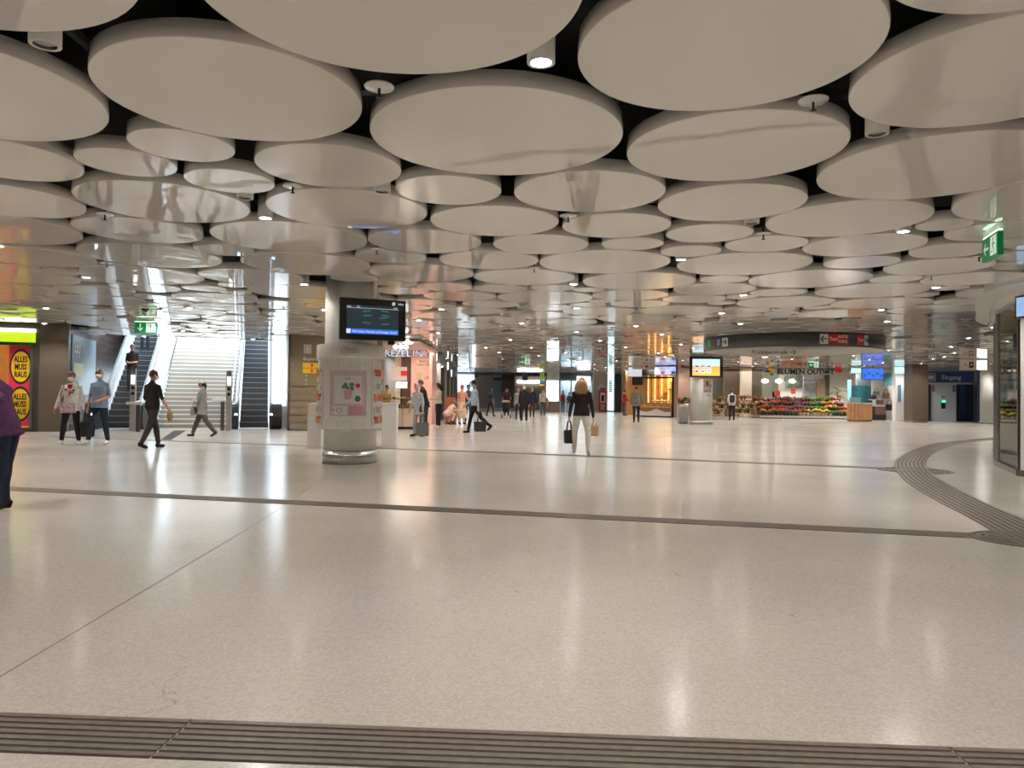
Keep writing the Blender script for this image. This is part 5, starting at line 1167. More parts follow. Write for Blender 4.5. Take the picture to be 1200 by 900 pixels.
MB().prism([(-0.3, -0.12), (0.3, -0.12), (0.3, 0.12), (-0.3, 0.12)], 0, 0.26).build('body', mat('pale_blue_box', (0.35, 0.50, 0.58), 0.4, var=0.3), t, bevel=0.01); MB().b2(-0.31, 0.31, -0.13, 0.13, 0.26, 0.30).build('lid', mat('pale_blue_lid', (0.45, 0.60, 0.66), 0.4), t)
# brown pillar
p = fl(1078.5, 495.3); Fb = Frame((p.x, p.y)); a, b, c, d = Fb.rect(1069.5, 1088, 400, 495.3, 0)
t = thing('pillar', 'square brown clad pillar between bag shop and lifts', 'pillar', Fb.o)
MB().b2(a, b, 0, b - a, 0.08, 3.74).build('cladding', BROWN, t); MB().b2(a + .02, b - .02, 0.02, b - a - .02, 0, 0.08).build('plinth', STEEL, t)
# lift block
FE = Frame((fl(1120, 494).x, fl(1120, 494).y))
le = thing('lift_lobby', 'pale lift front with blue fascia reading Eingang and dark doors', 'lift', FE.o)
PBW = mat('lift_pale_blue', (0.60, 0.66, 0.76), 0.35); NAVY = mat('eingang_navy', (0.02, 0.05, 0.17), 0.35)
def le_(name, px0, px1, py0, py1, y, th, m, par=le): return wrect(name, FE, px0, px1, py0, py1, y, th, m, par)
le_('front_wall', 1084, 1166, 428, 495, 0.1, 0.2, PBW); le_('fascia', 1085, 1141.5, 435.5, 448.3, -0.08, 0.18, NAVY); le_('steel_edge', 1141.5, 1150, 433, 495, -0.05, 0.15, STEEL); le_('blue_reveal', 1146.5, 1149.5, 433, 495, -0.09, 0.05, BLUP)
a, b, c, d = FE.rect(1100, 1126, 437, 447, -0.1); text('lettering', 'Eingang', (d - c) * 0.72, WP, le, ((a + b) / 2 + 0.1, -0.09, (c + d) / 2 - 0.02), sx=1.05)
a, b, c, d = FE.rect(1086, 1096.5, 437.5, 446.5, -0.1)
for x0_, x1_, z0_, z1_ in ((a, b, c, c + .03), (a, b, d - .03, d), (b - .03, b, c, d), (a, a + .03, c, d)): MB().b2(x0_, x1_, -0.095, -0.08, z0_, z1_).build('icon_frame', WP, le)
for q in range(3): MB().b2(a + 0.12 + 0.12 * q, a + 0.2 + 0.12 * q, -0.095, -0.08, c + 0.1, d - 0.12).build('icon_figure', WP, le)
dr_ = le_('lift_door', 1121.5, 1145.5, 450.5, 494, 0.02, 0.1, mat('lift_door_dark', (0.03, 0.035, 0.05), 0.15, 0.4)); a, b, c, d = FE.rect(1121.5, 1145.5, 450.5, 494, 0.02)
for q in range(2): MB().b2(a + (b - a) * (0.12 + 0.4 * q), a + (b - a) * (0.46 + 0.4 * q), -0.01, 0.02, 0.05, d - 0.1).build('door_leaf', mat('lift_door_blue', (0.02, 0.035, 0.09), 0.1, 0.2), dr_)
d2_ = le_('lift_door', 1084, 1091, 450.5, 494, 0.02, 0.1, mat('lift_door_dark', (0, 0, 0)))
pn = le_('call_panel', 1103.5, 1108, 469, 479, 0.04, 0.06, BLACK); a, b, c, d = FE.rect(1103.5, 1108, 469, 471.8, 0.04); MB().b2(a, b, 0.02, 0.04, c, d).build('green_display', mat('green_display', (0.05, 0.6, 0.3), 0.4, emit=1.2, var=0, ecol=(0.1, 0.9, 0.45)), pn)
le_('notice', 1092.5, 1095.5, 451.5, 459, 0.06, 0.03, mat('notice_red', (0.40, 0.08, 0.10), 0.5)); le_('notice', 1116.5, 1119.5, 451.5, 459.5, 0.06, 0.03, mat('notice_mauve', (0.25, 0.17, 0.22), 0.5)); le_('notice', 1103, 1107.5, 464, 466, 0.06, 0.03, GREYW)
le_('upper_wall', 1084, 1170, 400, 435.5, 0.0, 0.2, mat('dim_lavender', (0.25, 0.25, 0.30), 0.5))
make_column('lift', 'white round column beside the lift doors', 0.16, base_m=GREYW, m=CW)
t, (a, b, c, d) = hang_sign(1125.5, 1157, 421, 434, 36, 'beige hanging sign with lift icon and glowing patch of lamp glare before the lifts', SGN)
MB().b2(a + (b - a) * .32, a + (b - a) * .48, -0.01, 0, c + .12, d - .12).build('icon', BLK, t); text('lettering', '←', 0.22, BLK, t, (a + (b - a) * .2, -0.006, (c + d) / 2)); text('lettering', '+', 0.28, WP, t, (a + (b - a) * .40, -0.014, (c + d) / 2))
sp_ = lens('sign_lamp_glare', (1, 0.99, 0.95), 3.5); MB().b2(a + (b - a) * .62, a + (b - a) * .98, -0.012, 0, c + .05, d - .05).build('glare_patch', sp_, t)  # lamp glare over the sign, put in as a glowing patch
struct(wrect('wall_lift_side', FE, 1166, 1215, 400, 495, 0.3, 0.2, mat('lavender_wall', (0.30, 0.31, 0.36), 0.5)))
# closing walls behind the shops
for nm, a, b in (('wall_shops_back', (9.8, 54.8), (27, 53.6)), ('wall_lift_back', (25.5, 51), (36, 51))): wall(nm, a, b, m=GREYW)

# ================================================================== GLASS CORNER SHOP ON THE RIGHT
GP = [Vector((10.6, 9.6, 0)), Vector((9.05, 11.2, 0)), fl(1195.5, 557.6), fl(1181, 545.0), fl(1166.5, 536.5), Vector((11.9, 18.2, 0)), Vector((13.6, 19.6, 0)), Vector((16.0, 20.3, 0))]
GP[3] = GP[2].lerp(GP[4], 0.5) + Vector((-0.12, 0.06, 0))
gs = thing('glass_shop', 'mirroring glass corner shop with brown base strip', 'shop', (0, 0, 0))
BRZ = mat('bronze_strip', (0.16, 0.12, 0.09), 0.3, 0.5)
for k in range(len(GP) - 1):
    a, b = GP[k], GP[k + 1]; d = b - a; L3 = d.length; rz = math.atan2(d.y, d.x); inn = 1
    gp_ = link('facade_bay', None, gs, a, rz)
    gp_ = MB().b2(0, L3, -0.06, 0.06, 0, 0.10).build('base_strip', BRZ, gs, a, rz)
    if k in (0, 1):
        MB().b2(0.02, L3 - 0.02, -0.02, 0.02, 0.10, 2.72).build('door_panel', WHITEG if k == 1 else GLASSR, gp_)
        MB().b2(0, L3, -0.03, 0.03, 2.72, 3.0).build('door_head', FRAME, gp_)
    else:
        MB().b2(0.02, L3 - 0.02, -0.006, 0.006, 0.10, 3.02).build('pane', GLASSR, gp_)
    MB().b2(-0.03, 0.03, -0.04, 0.04, 0.10, 3.02).build('mullion', FRAME if k in (1, 2) else STEEL, gp_)
    MB().b2(0, L3, -0.05, 0.05, 3.0, 3.30).build('head_strip', WHITE, gp_)
for o in [x for x in gs.children if x.name.startswith('facade_bay')]: bpy.data.objects.remove(o)
q = GP[1].lerp(GP[2], 0.75) + Vector((-0.14, -0.02, 0)); zc_ = at(1198, 358, q.y).z
t = thing('display_screen', 'small blue lit screen above the door of the glass corner shop', 'screen', (q.x, q.y, zc_), math.atan2(GP[2].y - GP[1].y, GP[2].x - GP[1].x) + math.pi)
MB().b2(-0.30, 0.30, -0.03, 0.06, -0.19, 0.19).build('housing', BLACK, t); MB().b2(-0.27, 0.27, -0.036, -0.03, -0.16, 0.16).build('display', mat('display_pale_blue', (0.3, 0.45, 0.7), 0.3, emit=0.6, var=0.3, scale=8, ecol=(0.35, 0.55, 0.9)), t)
# interior of the corner shop
gi = thing('shelf_unit', 'dim shelf unit with small goods inside the glass corner shop', 'shelf', (12.6, 14.6, 0), 1.15)
MB().b2(-1.6, 1.6, 0, 0.08, 0, 2.4).build('back', mat('dim_shelf', (0.25, 0.20, 0.16), 0.5), gi)
for k in range(5): MB().b2(-1.6, 1.6, -0.35, 0, 0.3 + 0.45 * k, 0.34 + 0.45 * k).build('shelf_board', WOOD, gi)
for k in range(20):
    o = MB().b2(-0.07, 0.07, -0.05, 0.05, 0, 0.22).build('carton', BRO[k % 3] if k % 2 else CREAM, None, Vector((12.6, 14.6, 0.34 + 0.45 * (k // 4))) + Vector((math.cos(1.15), math.sin(1.15), 0)) * (-1.3 + 0.8 * (k % 4)) + Vector((math.sin(1.15), -math.cos(1.15), 0)) * 0.17, 1.15, bevel=0.01)
    tag(o, 'small %s carton on a shelf inside the glass corner shop' % ('reddish' if k % 2 else 'cream'), 'carton', 'cartons in the glass shop')
struct(MB().b2(0, 12, -0.1, 0.1, 0, 3.7).build('wall_corner_shop', GREYW, None, (13.5, 10.5, 0), 1.15))
area('corner_shop_light', (11.6, 14.4, 3.1), 1.5, 2.0, 45, (1.0, 0.92, 0.8))
# ceiling fascia that follows the glass front, with its shadow gap
OUT = []
for k, q in enumerate(GP):
    a = GP[max(k - 1, 0)]; b = GP[min(k + 1, len(GP) - 1)]; d = (b - a).normalized(); OUT.append(q + Vector((-d.y, d.x, 0)) * 0.36)
sm2 = catmull(OUT, 6); si = catmull([q + (o_ - q) * 0.30 for q, o_ in zip(GP, OUT)], 6); sin_ = catmull(GP, 6)
def strip(A, B, zA, zB, m, name, par=None):
    n = len(A); vs = [(p.x, p.y, zA) for p in A] + [(p.x, p.y, zB) for p in B]
    return MB().add(vs, [(k, k + 1, n + k + 1, n + k) for k in range(n - 1)], True).build(name, m, par)
fa = struct(strip(sm2, sm2, 3.74, 3.22, WHITE, 'trim_4'), 'curved white ceiling fascia around the glass corner shop')
strip(sm2, si, 3.22, 3.12, WHITE, 'fascia_soffit', fa); strip(si, si, 3.12, 3.16, DARK, 'shadow_gap', fa); strip(si, sin_, 3.16, 3.02, WHITE, 'inner_soffit', fa)
# ================================================================== PEOPLE
SKINS = {'fair': mat('skin_fair', (0.58, 0.33, 0.24), 0.5), 'tan': mat('skin_tan', (0.42, 0.21, 0.14), 0.5), 'rosy': mat('skin_rosy', (0.52, 0.25, 0.18), 0.5)}
HAIRS = {'black': mat('hair_black', (0.015, 0.010, 0.009), 0.45, var=0.3), 'brown': mat('hair_brown', (0.06, 0.03, 0.018), 0.45, var=0.3), 'grey': mat('hair_grey', (0.30, 0.28, 0.26), 0.5, var=0.2), 'blond': mat('hair_blond', (0.36, 0.20, 0.08), 0.45, var=0.35, scale=60), 'red': mat('hair_red', (0.40, 0.10, 0.03), 0.45, var=0.3)}
MASKW = mat('face_mask', (0.86, 0.87, 0.88), 0.6)
def cloth(c): return mat('cloth_%02d_%02d_%02d' % tuple(int(x * 99) for x in c), c, 0.75, var=0.14, scale=14, spec=0.2, bump=0.25, bscale=22)
def rotX(v, a):                                      # forward is -Y: positive angle swings downwards-pointing limbs forward
    c, s = math.cos(a), math.sin(a); return Vector((v.x, v.y * c + v.z * s, -v.y * s + v.z * c))
PCOUNT = [0]
def person(label, loc, h=1.72, rz=0.0, top=(.1, .1, .1), bottom=(.03, .03, .04), shoes=(.02, .02, .02), skin='fair', hair='brown', style='short', sleeve='long', hem=0.86, bulk=1.0,
           legs=((0.0, 0.0, 0.0), (0.0, 0.0, 0.0)), arms=((0.0, 0.12, 0.15), (0.0, 0.12, 0.15)), lean=0.0, turn=0.0, nod=0.0, mask=False, glasses=False, cap=None, skirt=None, vox=0.012, fold=0.0, group='people in the concourse', stance=0.0, z0=0.0, slim=1.0):
    """arms: (swing forward, abduct, elbow bend) for the person's right then left; legs: (swing forward, knee bend, toe-down) likewise"""
    k = h / 1.75
    t = thing('person', label, 'person', (loc[0], loc[1], z0), rz, group)
    V = Vector
    segs = []; m = MB()                                # segs: (a, b, radius, material slot)
    TOP, BOT, SHOE, SKIN = 0, 1, 2, 3
    def limb(pts, rads, slot, n=10):
        m.tube(pts, rads, n)
        for i in range(len(pts) - 1): segs.append((V(pts[i]), V(pts[i + 1]), (rads[i] + rads[i + 1]) / 2, slot))
    # legs with the pelvis at the origin
    feet = []; L = []
    for i, sx in enumerate((-1, 1)):
        sw, kb, pit = legs[i]
        hip = V((sx * 0.088, 0, -0.02)); th = rotX(V((sx * (0.02 + stance), 0, -0.43)), sw); knee = hip + th
        sh = rotX(V((sx * 0.006, 0, -0.42)), sw - kb); ank = knee + sh
        r = lambda v: rotX(V(v), -pit)
        heel, ball, toe = ank + r((0, 0.055, -0.055)), ank + r((sx * 0.012, -0.10, -0.062)), ank + r((sx * 0.015, -0.165, -0.060))
        L.append((hip, knee, ank, heel, ball, toe)); feet.append(min(heel.z - 0.034, ball.z - 0.034, toe.z - 0.028))
    pz = -min(feet)
    P = V((0, 0, pz))
    for hip, knee, ank, heel, ball, toe in L:
        hip, knee, ank, heel, ball, toe = [q + P for q in (hip, knee, ank, heel, ball, toe)]
        s_ = slim
        limb([hip + V((0, 0, 0.03)), hip.lerp(knee, 0.35), knee.lerp(hip, 0.12), knee, knee.lerp(ank, 0.3), knee.lerp(ank, 0.8), ank + V((0, 0, 0.015))], [0.098 * s_, 0.092 * s_, 0.072 * s_, 0.066 * s_, 0.068 * s_, 0.054 * s_, 0.052 * s_], BOT)
        limb([ank, heel + V((0, 0, 0.012))], [0.046, 0.042], SHOE); limb([heel, heel.lerp(ball, .5) + V((0, 0, .012)), ball, toe], [0.036, 0.043, 0.043, 0.030], SHOE)
    # torso
    def T(v): return P + rotX(V(v), -0.0) if False else P + (lambda q: V((q.x, q.y * math.cos(lean) - q.z * math.sin(lean), q.y * math.sin(lean) + q.z * math.cos(lean))))(V(v))
    b_ = bulk
    rings = [(-0.06, 0.150 * b_, 0.105 * b_, 0.01), (0.0, 0.170 * b_, 0.122 * b_, 0.012), (0.07, 0.168 * b_, 0.118 * b_, 0.005), (0.18, 0.150 * b_, 0.105 * b_, 0.0), (0.30, 0.165 * b_, 0.112 * b_, -0.004), (0.40, 0.185, 0.116 * b_, 0.0), (0.47, 0.175, 0.098, 0.008), (0.52, 0.115, 0.072, 0.014), (0.555, 0.062, 0.058, 0.012)]
    hz = hem - 0.93
    if hz < -0.09: rings = [(hz, 0.178 * b_, 0.130 * b_, 0.01)] + rings
    n = 16; vs = []
    for z, rx, ry, oy in rings:
        for q in range(n):
            a = 2 * math.pi * q / n; vs.append(T((rx * math.cos(a), oy + ry * math.sin(a), z)))
    fs = [(r_ * n + q, r_ * n + (q + 1) % n, (r_ + 1) * n + (q + 1) % n, (r_ + 1) * n + q) for r_ in range(len(rings) - 1) for q in range(n)]
    fs += [tuple(reversed(range(n))), tuple(range((len(rings) - 1) * n, len(rings) * n))]
    m.add(vs, fs, True)
    segs.append((T((0, 0, max(hz, -0.05))), T((0, 0, 0.46)), 0.145, TOP)); segs.append((T((-0.1, 0, 0.44)), T((0.1, 0, 0.44)), 0.09, TOP))
    if hz > -0.04: segs.append((T((-0.05, 0, hz - 0.10)), T((0.05, 0, hz - 0.10)), 0.13, BOT))
    if skirt:
        zt_, zb_, rb = skirt
        limb([V((0, 0, zt_)), V((0, 0, (zt_ + zb_) / 2)), V((0, 0, zb_))], [0.16, (0.18 + rb) / 2, rb], BOT, 16)
    # neck and head
    nb_ = T((0, 0.012, 0.53)); nt_ = T((0, -0.004, 0.62))
    limb([nb_, nt_], [0.055, 0.052], SKIN)
    hc = T((0, -0.02, 0.70)) + V((0, -0.02 * nod, -0.02 * nod))
    HM = Matrix.Translation(hc) @ Matrix.Rotation(turn, 4, 'Z') @ Matrix.Rotation(nod, 4, 'X')
    def Hd(v): return HM @ V(v)
    hv = MB().sphere((0, 0, 0.012), (0.076, 0.094, 0.112), 14, 12); hv.v = [Hd(v) for v in hv.v]; m.add(hv.v, hv.f, True)
    hv = MB().sphere((0, -0.028, -0.062), (0.052, 0.058, 0.050), 12, 8); hv.v = [Hd(v) for v in hv.v]; m.add(hv.v, hv.f, True)
    m.tube([Hd((0, -0.085, 0.018)), Hd((0, -0.104, -0.018))], [0.009, 0.015], 8)
    for sx in (-1, 1):
        hv = MB().sphere((sx * 0.079, 0.008, -0.002), (0.012, 0.022, 0.032), 8, 6); hv.v = [Hd(v) for v in hv.v]; m.add(hv.v, hv.f, True)
    segs.append((Hd((0, 0, -0.07)), Hd((0, 0, 0.08)), 0.09, SKIN))
    # arms and hands
    hands = []
    for i, sx in enumerate((-1, 1)):
        sw, ab, eb = arms[i][:3]; tw = arms[i][3] if len(arms[i]) > 3 else 0.0
        shd = T((sx * 0.178, 0.008, 0.455))
        d = V((sx * math.sin(ab), 0, -math.cos(ab))); up = rotX(d * 0.295, sw); elb = shd + up
        fd = rotX(V((sx * math.sin(ab * 0.7), 0, -math.cos(ab * 0.7))) * 0.25, sw + eb); fd.rotate(Euler((0, 0, -sx * tw))); wr_ = elb + fd
        sb = b_ if sleeve == 'long' else 1.0
        limb([shd + V((-sx * 0.03, 0, 0.0)), shd, shd.lerp(elb, 0.5)], [0.062, 0.060 * sb, 0.052 * sb], TOP)
        limb([shd.lerp(elb, 0.5), elb], [0.051 * sb if sleeve == 'long' else 0.043, 0.045 * sb if sleeve == 'long' else 0.039], TOP if sleeve in ('long', 'half') else SKIN)
        limb([elb, elb.lerp(wr_, 0.35), wr_], [0.044 * sb if sleeve == 'long' else 0.039, 0.042 * sb if sleeve == 'long' else 0.037, 0.034 * sb if sleeve == 'long' else 0.026], TOP if sleeve == 'long' else SKIN)
        f = fd.normalized(); side = V((0, -1, 0)) - f * f.dot(V((0, -1, 0)))
        if side.length < 0.3: side = V((-sx, 0, 0)) - f * f.dot(V((-sx, 0, 0)))
        side.normalize(); nrm = f.cross(side)
        inw = V((-sx, 0, 0)); nrm = nrm if nrm.dot(inw) > 0 else -nrm
        palm = wr_ + f * 0.055
        limb([wr_ - f * 0.01, wr_ + f * 0.03, wr_ + f * 0.085], [0.024, 0.032, 0.030], SKIN, 8)
        for q, ln in enumerate((0.062, 0.074, 0.070, 0.054)):
            b0 = wr_ + f * 0.085 + side * (0.028 - 0.019 * q)
            b1 = b0 + f * ln * 0.5 + nrm * 0.008; b2 = b1 + f * ln * 0.38 + nrm * 0.022
            limb([b0 - f * 0.02, b0, b1, b2], [0.010, 0.0095, 0.009, 0.0075], SKIN, 6)
        t0 = wr_ + f * 0.03 + side * 0.026
        limb([t0, t0 + f * 0.03 + side * 0.022, t0 + f * 0.058 + side * 0.026 + nrm * 0.01], [0.013, 0.011, 0.009], SKIN, 6)
        hands.append(wr_ + f * 0.10 + nrm * 0.02)
    me = m.mesh('body', [cloth(top), cloth(bottom), cloth(shoes), SKINS[skin]])
    ob = bpy.data.objects.new('body', me); COL.objects.link(ob)
    rm = ob.modifiers.new('r', 'REMESH'); rm.mode = 'VOXEL'; rm.voxel_size = vox / k
    smo = ob.modifiers.new('s', 'SMOOTH'); smo.factor = 0.5; smo.iterations = 3
    dg = bpy.context.evaluated_depsgraph_get(); me2 = bpy.data.meshes.new_from_object(ob.evaluated_get(dg))
    bpy.data.objects.remove(ob); bpy.data.meshes.remove(me); me2.name = 'body'
    me2.materials.clear()
    for x in (cloth(top), cloth(bottom), cloth(shoes), SKINS[skin]): me2.materials.append(x)
    import numpy as np
    nP = len(me2.polygons); ctr = np.empty(nP * 3); me2.polygons.foreach_get('center', ctr); ctr = ctr.reshape(-1, 3)
    best = np.full(nP, 1e9); idx = np.zeros(nP, dtype=np.int32); best_t = np.zeros(nP, dtype=bool)
    for a, b, r, sl in segs:
        a_, d_ = np.array(a), np.array(b - a); L2 = max(d_.dot(d_), 1e-9)
        tt = np.clip(((ctr - a_) @ d_) / L2, 0, 1); ds = np.linalg.norm(ctr - a_ - tt[:, None] * d_, axis=1) / r
        w_ = ds < best; best[w_] = ds[w_]; idx[w_] = sl; best_t[w_] = (r > 0.12)
    cl, sl_ = math.cos(lean), math.sin(lean)
    zloc = (ctr[:, 2] - pz) * cl - ctr[:, 1] * sl_                  # height along the torso: clothes end in a level hem
    tor = best_t; w_ = (idx == BOT) & (zloc > hz) & (zloc < 0.3) & (np.abs(ctr[:, 0]) < 0.24); idx[w_] = TOP
    w_ = (idx == TOP) & tor & (zloc < hz); idx[w_] = BOT
    me2.polygons.foreach_set('material_index', idx); me2.polygons.foreach_set('use_smooth', np.ones(nP, dtype=bool))
    body = link('body', me2, t); body.scale = (k, k, k)
    def part(nm, mb, mt):
        mb.v = [Hd(v) for v in mb.v]; o = mb.build(nm, mt, t); o.scale = (k, k, k); return o
    HR = HAIRS[hair]
    # hair: shell around the skull, open at the face
    if style != 'bald':
        hb = MB(); sp = MB().sphere((0, 0.004, 0.020), (0.086, 0.104, 0.118), 20, 14)
        low = {'short': -0.04, 'bob': -0.11, 'long': -0.12, 'bun': -0.05, 'tail': -0.05}[style]
        for f_ in sp.f:
            c_ = sum((V(sp.v[i]) for i in f_), V()) / 4
            if c_.z < low: continue
            if c_.y < -0.045 and c_.z < 0.062: continue
            if style == 'short' and c_.y < 0.0 and c_.z < 0.0: continue
            hb.add([sp.v[i] for i in f_], [(0, 1, 2, 3)], True)
        if style == 'long':
            hb.tube([(0, 0.055, 0.06), (0, 0.085, -0.06), (0, 0.095, -0.17), (0, 0.09, -0.26)], [(0.088, 0.055), (0.115, 0.06), (0.13, 0.055), (0.10, 0.04)], 12)
            for q in range(7): hb.tube([((q - 3) * 0.035, 0.10, 0.02), ((q - 3) * 0.045 + 0.012 * (-1) ** q, 0.135, -0.12), ((q - 3) * 0.042, 0.125, -0.24 - 0.03 * (q % 2))], [0.018, 0.024, 0.008], 6)
            for sx in (-1, 1): hb.tube([(sx * 0.07, 0.02, 0.04), (sx * 0.09, 0.02, -0.10), (sx * 0.085, 0.03, -0.24)], [0.03, 0.035, 0.018], 8)
        if style == 'bob': hb.tube([(0, 0.03, 0.03), (0, 0.05, -0.12)], [(0.09, 0.07), (0.095, 0.06)], 14)
        if style == 'bun': hb.sphere((0, 0.10, 0.08), 0.045, 10, 8)
        if style == 'tail': hb.tube([(0, 0.10, 0.05), (0, 0.13, -0.03), (0, 0.11, -0.16)], [0.03, 0.035, 0.012], 8)
        part('hair', hb, HR)
    # face
    for sx in (-1, 1): part('eye', MB().sphere((sx * 0.032, -0.083, 0.022), (0.012, 0.008, 0.007), 8, 5), HAIRS['brown']); part('eyebrow', MB().box((sx * 0.032, -0.086, 0.042), (0.030, 0.008, 0.006)), HAIRS['brown'])
    if mask:
        mk = MB(); sp = MB().sphere((0, -0.022, -0.042), (0.072, 0.092, 0.068), 18, 12)
        for f_ in sp.f:
            c_ = sum((V(sp.v[i]) for i in f_), V()) / 4
            if c_.y < -0.03 and c_.z < 0.012: mk.add([sp.v[i] for i in f_], [(0, 1, 2, 3)], True)
        for sx in (-1, 1): mk.tube([(sx * 0.066, -0.045, -0.02), (sx * 0.086, 0.01, 0.0)], 0.004, 5)
        part('mask', mk, MASKW)
    else: part('mouth', MB().sphere((0, -0.083, -0.058), (0.022, 0.006, 0.006), 8, 5), mat('lips', (0.35, 0.10, 0.09), 0.4))
    if glasses:
        gl = MB()
        for sx in (-1, 1): gl.sphere((sx * 0.034, -0.093, 0.020), (0.029, 0.008, 0.021), 12, 6); gl.tube([(sx * 0.062, -0.085, 0.026), (sx * 0.084, 0.01, 0.022)], 0.004, 5)
        gl.tube([(-0.012, -0.098, 0.024), (0.012, -0.098, 0.024)], 0.004, 5); part('sunglasses', gl, BLACK)
    if cap:
        ch = MB(); sp = MB().sphere((0, 0.002, 0.045), (0.097, 0.115, 0.108), 18, 12)
        for f_ in sp.f:
            c_ = sum((V(sp.v[i]) for i in f_), V()) / 4
            if c_.z > 0.052: ch.add([sp.v[i] for i in f_], [(0, 1, 2, 3)], True)
        part('cap_crown', ch, cloth(cap))
        br = MB(); br.lathe([(0.07, 0.056), (0.10, 0.060), (0.175, 0.045), (0.17, 0.038), (0.10, 0.048)], 14, (0, -0.01, 0), False, math.pi * 1.15, math.pi * 1.85); part('cap_brim', br, cloth(cap))
    t['_k'] = k; PCOUNT[0] += 1
    M = Matrix.Translation((loc[0], loc[1], z0)) @ Matrix.Rotation(rz, 4, 'Z') @ Matrix.Scale(k, 4)
    return {'obj': t, 'hands': [M @ q for q in hands], 'k': k, 'M': M, 'T': lambda v: M @ T(v), 'rz': rz}
def child_part(pr, name, mb, m_):                    # extra clothing in the person's own unscaled frame
    o = mb.build(name, m_, pr['obj']); o.scale = (pr['k'],) * 3; return o
def tote(label, grip, w_, h_, d_, m_, rz=0.0, drop=0.28, group=None):
    t = thing('bag', label, 'bag', (grip[0], grip[1], grip[2] - drop - h_), rz, group)
    wt, wb = w_ * 0.5, w_ * 0.46
    MB().add([(-wb, -d_ / 2, 0), (wb, -d_ / 2, 0), (wb, d_ / 2, 0), (-wb, d_ / 2, 0), (-wt, -d_ * .3, h_), (wt, -d_ * .3, h_), (wt, d_ * .3, h_), (-wt, d_ * .3, h_)],
             [(3, 2, 1, 0), (4, 5, 6, 7), (0, 1, 5, 4), (1, 2, 6, 5), (2, 3, 7, 6), (3, 0, 4, 7)]).build('body', m_, t, bevel=0.02)
    for sy in (-1, 1): MB().tube([(-w_ * .22, sy * d_ * .25, h_ - 0.02), (-w_ * .12, sy * d_ * .12, h_ + drop * .8), (0, 0, h_ + drop), (w_ * .12, sy * d_ * .12, h_ + drop * .8), (w_ * .22, sy * d_ * .25, h_ - 0.02)], 0.011, 6).build('handle', m_, t)
    return t
def backpack(pr, label, m_):
    q = pr['T']((0, 0.20, 0.30)); t = thing('backpack', label, 'bag', q, pr['rz']); t.scale = (pr['k'],) * 3
    MB().b2(-0.14, 0.14, -0.06, 0.09, -0.24, 0.18).build('body', m_, t, bevel=0.05); MB().b2(-0.11, 0.11, 0.08, 0.12, -0.20, 0.0).build('pocket', m_, t, bevel=0.02)
    for sx in (-1, 1): MB().tube([(sx * .09, -.06, .16), (sx * .11, -.16, .20), (sx * .11, -.30, .05), (sx * .11, -.12, -.16)], 0.014, 6).build('strap', m_, t)
PI = math.pi
def F2(px, py): return fl(px, py)
# ---- foreground left
purple = person('person in purple sweater and navy trousers walking before the clearance poster shop', at(9, 470, 8.0), 1.60, -PI / 2, (.10, .04, .115), (.018, .024, .045), (.02, .015, .015), sleeve='long', hair='grey', legs=((0.16, 0.05, 0.0), (-0.06, 0.06, 0.12)), arms=((0.4, 0.1, 0.6), (-1.15, 0.3, 1.75)), lean=0.30, vox=0.010, hem=0.80, bulk=1.0)
pw_ = person('person in white jacket and red shirt with mask, holding hands', F2(83, 521), 1.70, 0.12, (.74, .72, .70), (.012, .012, .015), (.65, .63, .60), 'tan', 'brown', 'short', 'long', 0.80, 1.12, ((0.30, 0.05, -0.15), (-0.10, 0.15, 0.1)), ((0.05, 0.35, 0.15), (0.0, 0.22, 0.15)), mask=True, vox=0.010)
child_part(pw_, 'shirt_front', MB().add([(-0.055, -0.112, 1.475), (0.055, -0.112, 1.475), (0.015, -0.138, 1.20), (-0.01, -0.138, 1.20), (-0.055, -0.09, 1.475), (0.055, -0.09, 1.475), (0.015, -0.10, 1.20), (-0.01, -0.10, 1.20)], [(0, 3, 2, 1), (4, 5, 6, 7), (0, 1, 5, 4), (1, 2, 6, 5), (2, 3, 7, 6), (3, 0, 4, 7)]), cloth((.50, .03, .03)))
for zz, xx in ((1.33, .09), (1.28, .06), (1.35, -.09)): child_part(pw_, 'jacket_print', MB().box((xx, -0.125, zz), (0.055, 0.012, 0.035), 0, 0.2), BLK)
q = pw_['T']((0.0, -0.19, -0.02))
t = thing('bag', 'pink and blue patterned crossbody bag on the person in white jacket', 'bag', q, 0.12)
MB().b2(-0.17, 0.17, -0.05, 0.05, -0.15, 0.09).build('body', mat('bag_pattern', (0.55, 0.32, 0.36), 0.6, var=0.75, scale=22), t, bevel=0.02); MB().b2(-0.172, 0.172, -0.056, -0.045, 0.0, 0.09).build('flap', mat('bag_pattern_grey', (0.40, 0.38, 0.40), 0.6, var=0.6, scale=25), t)
MB().tube([(-0.15, 0.0, 0.08), (-0.16, 0.0, 0.30), (-0.10, 0.03, 0.52), (0.02, 0.12, 0.60)], 0.012, 6).build('strap', mat('strap_grey', (0.12, 0.11, 0.11), 0.6), t)
pm_ = person('person in blue short-sleeved shirt and dark jeans with sunglasses and mask', F2(116, 521), 1.78, -0.05, (.20, .27, .38), (.016, .022, .045), (.66, .62, .58), 'rosy', 'grey', 'short', 'half', 0.84, 1.12, ((0.32, 0.08, -0.18), (-0.12, 0.12, 0.1)), ((0.0, 0.22, 0.10), (0.0, 0.2, 1.25, 0.7)), mask=True, glasses=True, vox=0.010)
tote('black shopping bag carried between the couple', pm_['hands'][0] + Vector((-0.02, 0.05, -0.03)), 0.32, 0.36, 0.10, BLACK, 0.5, 0.22)
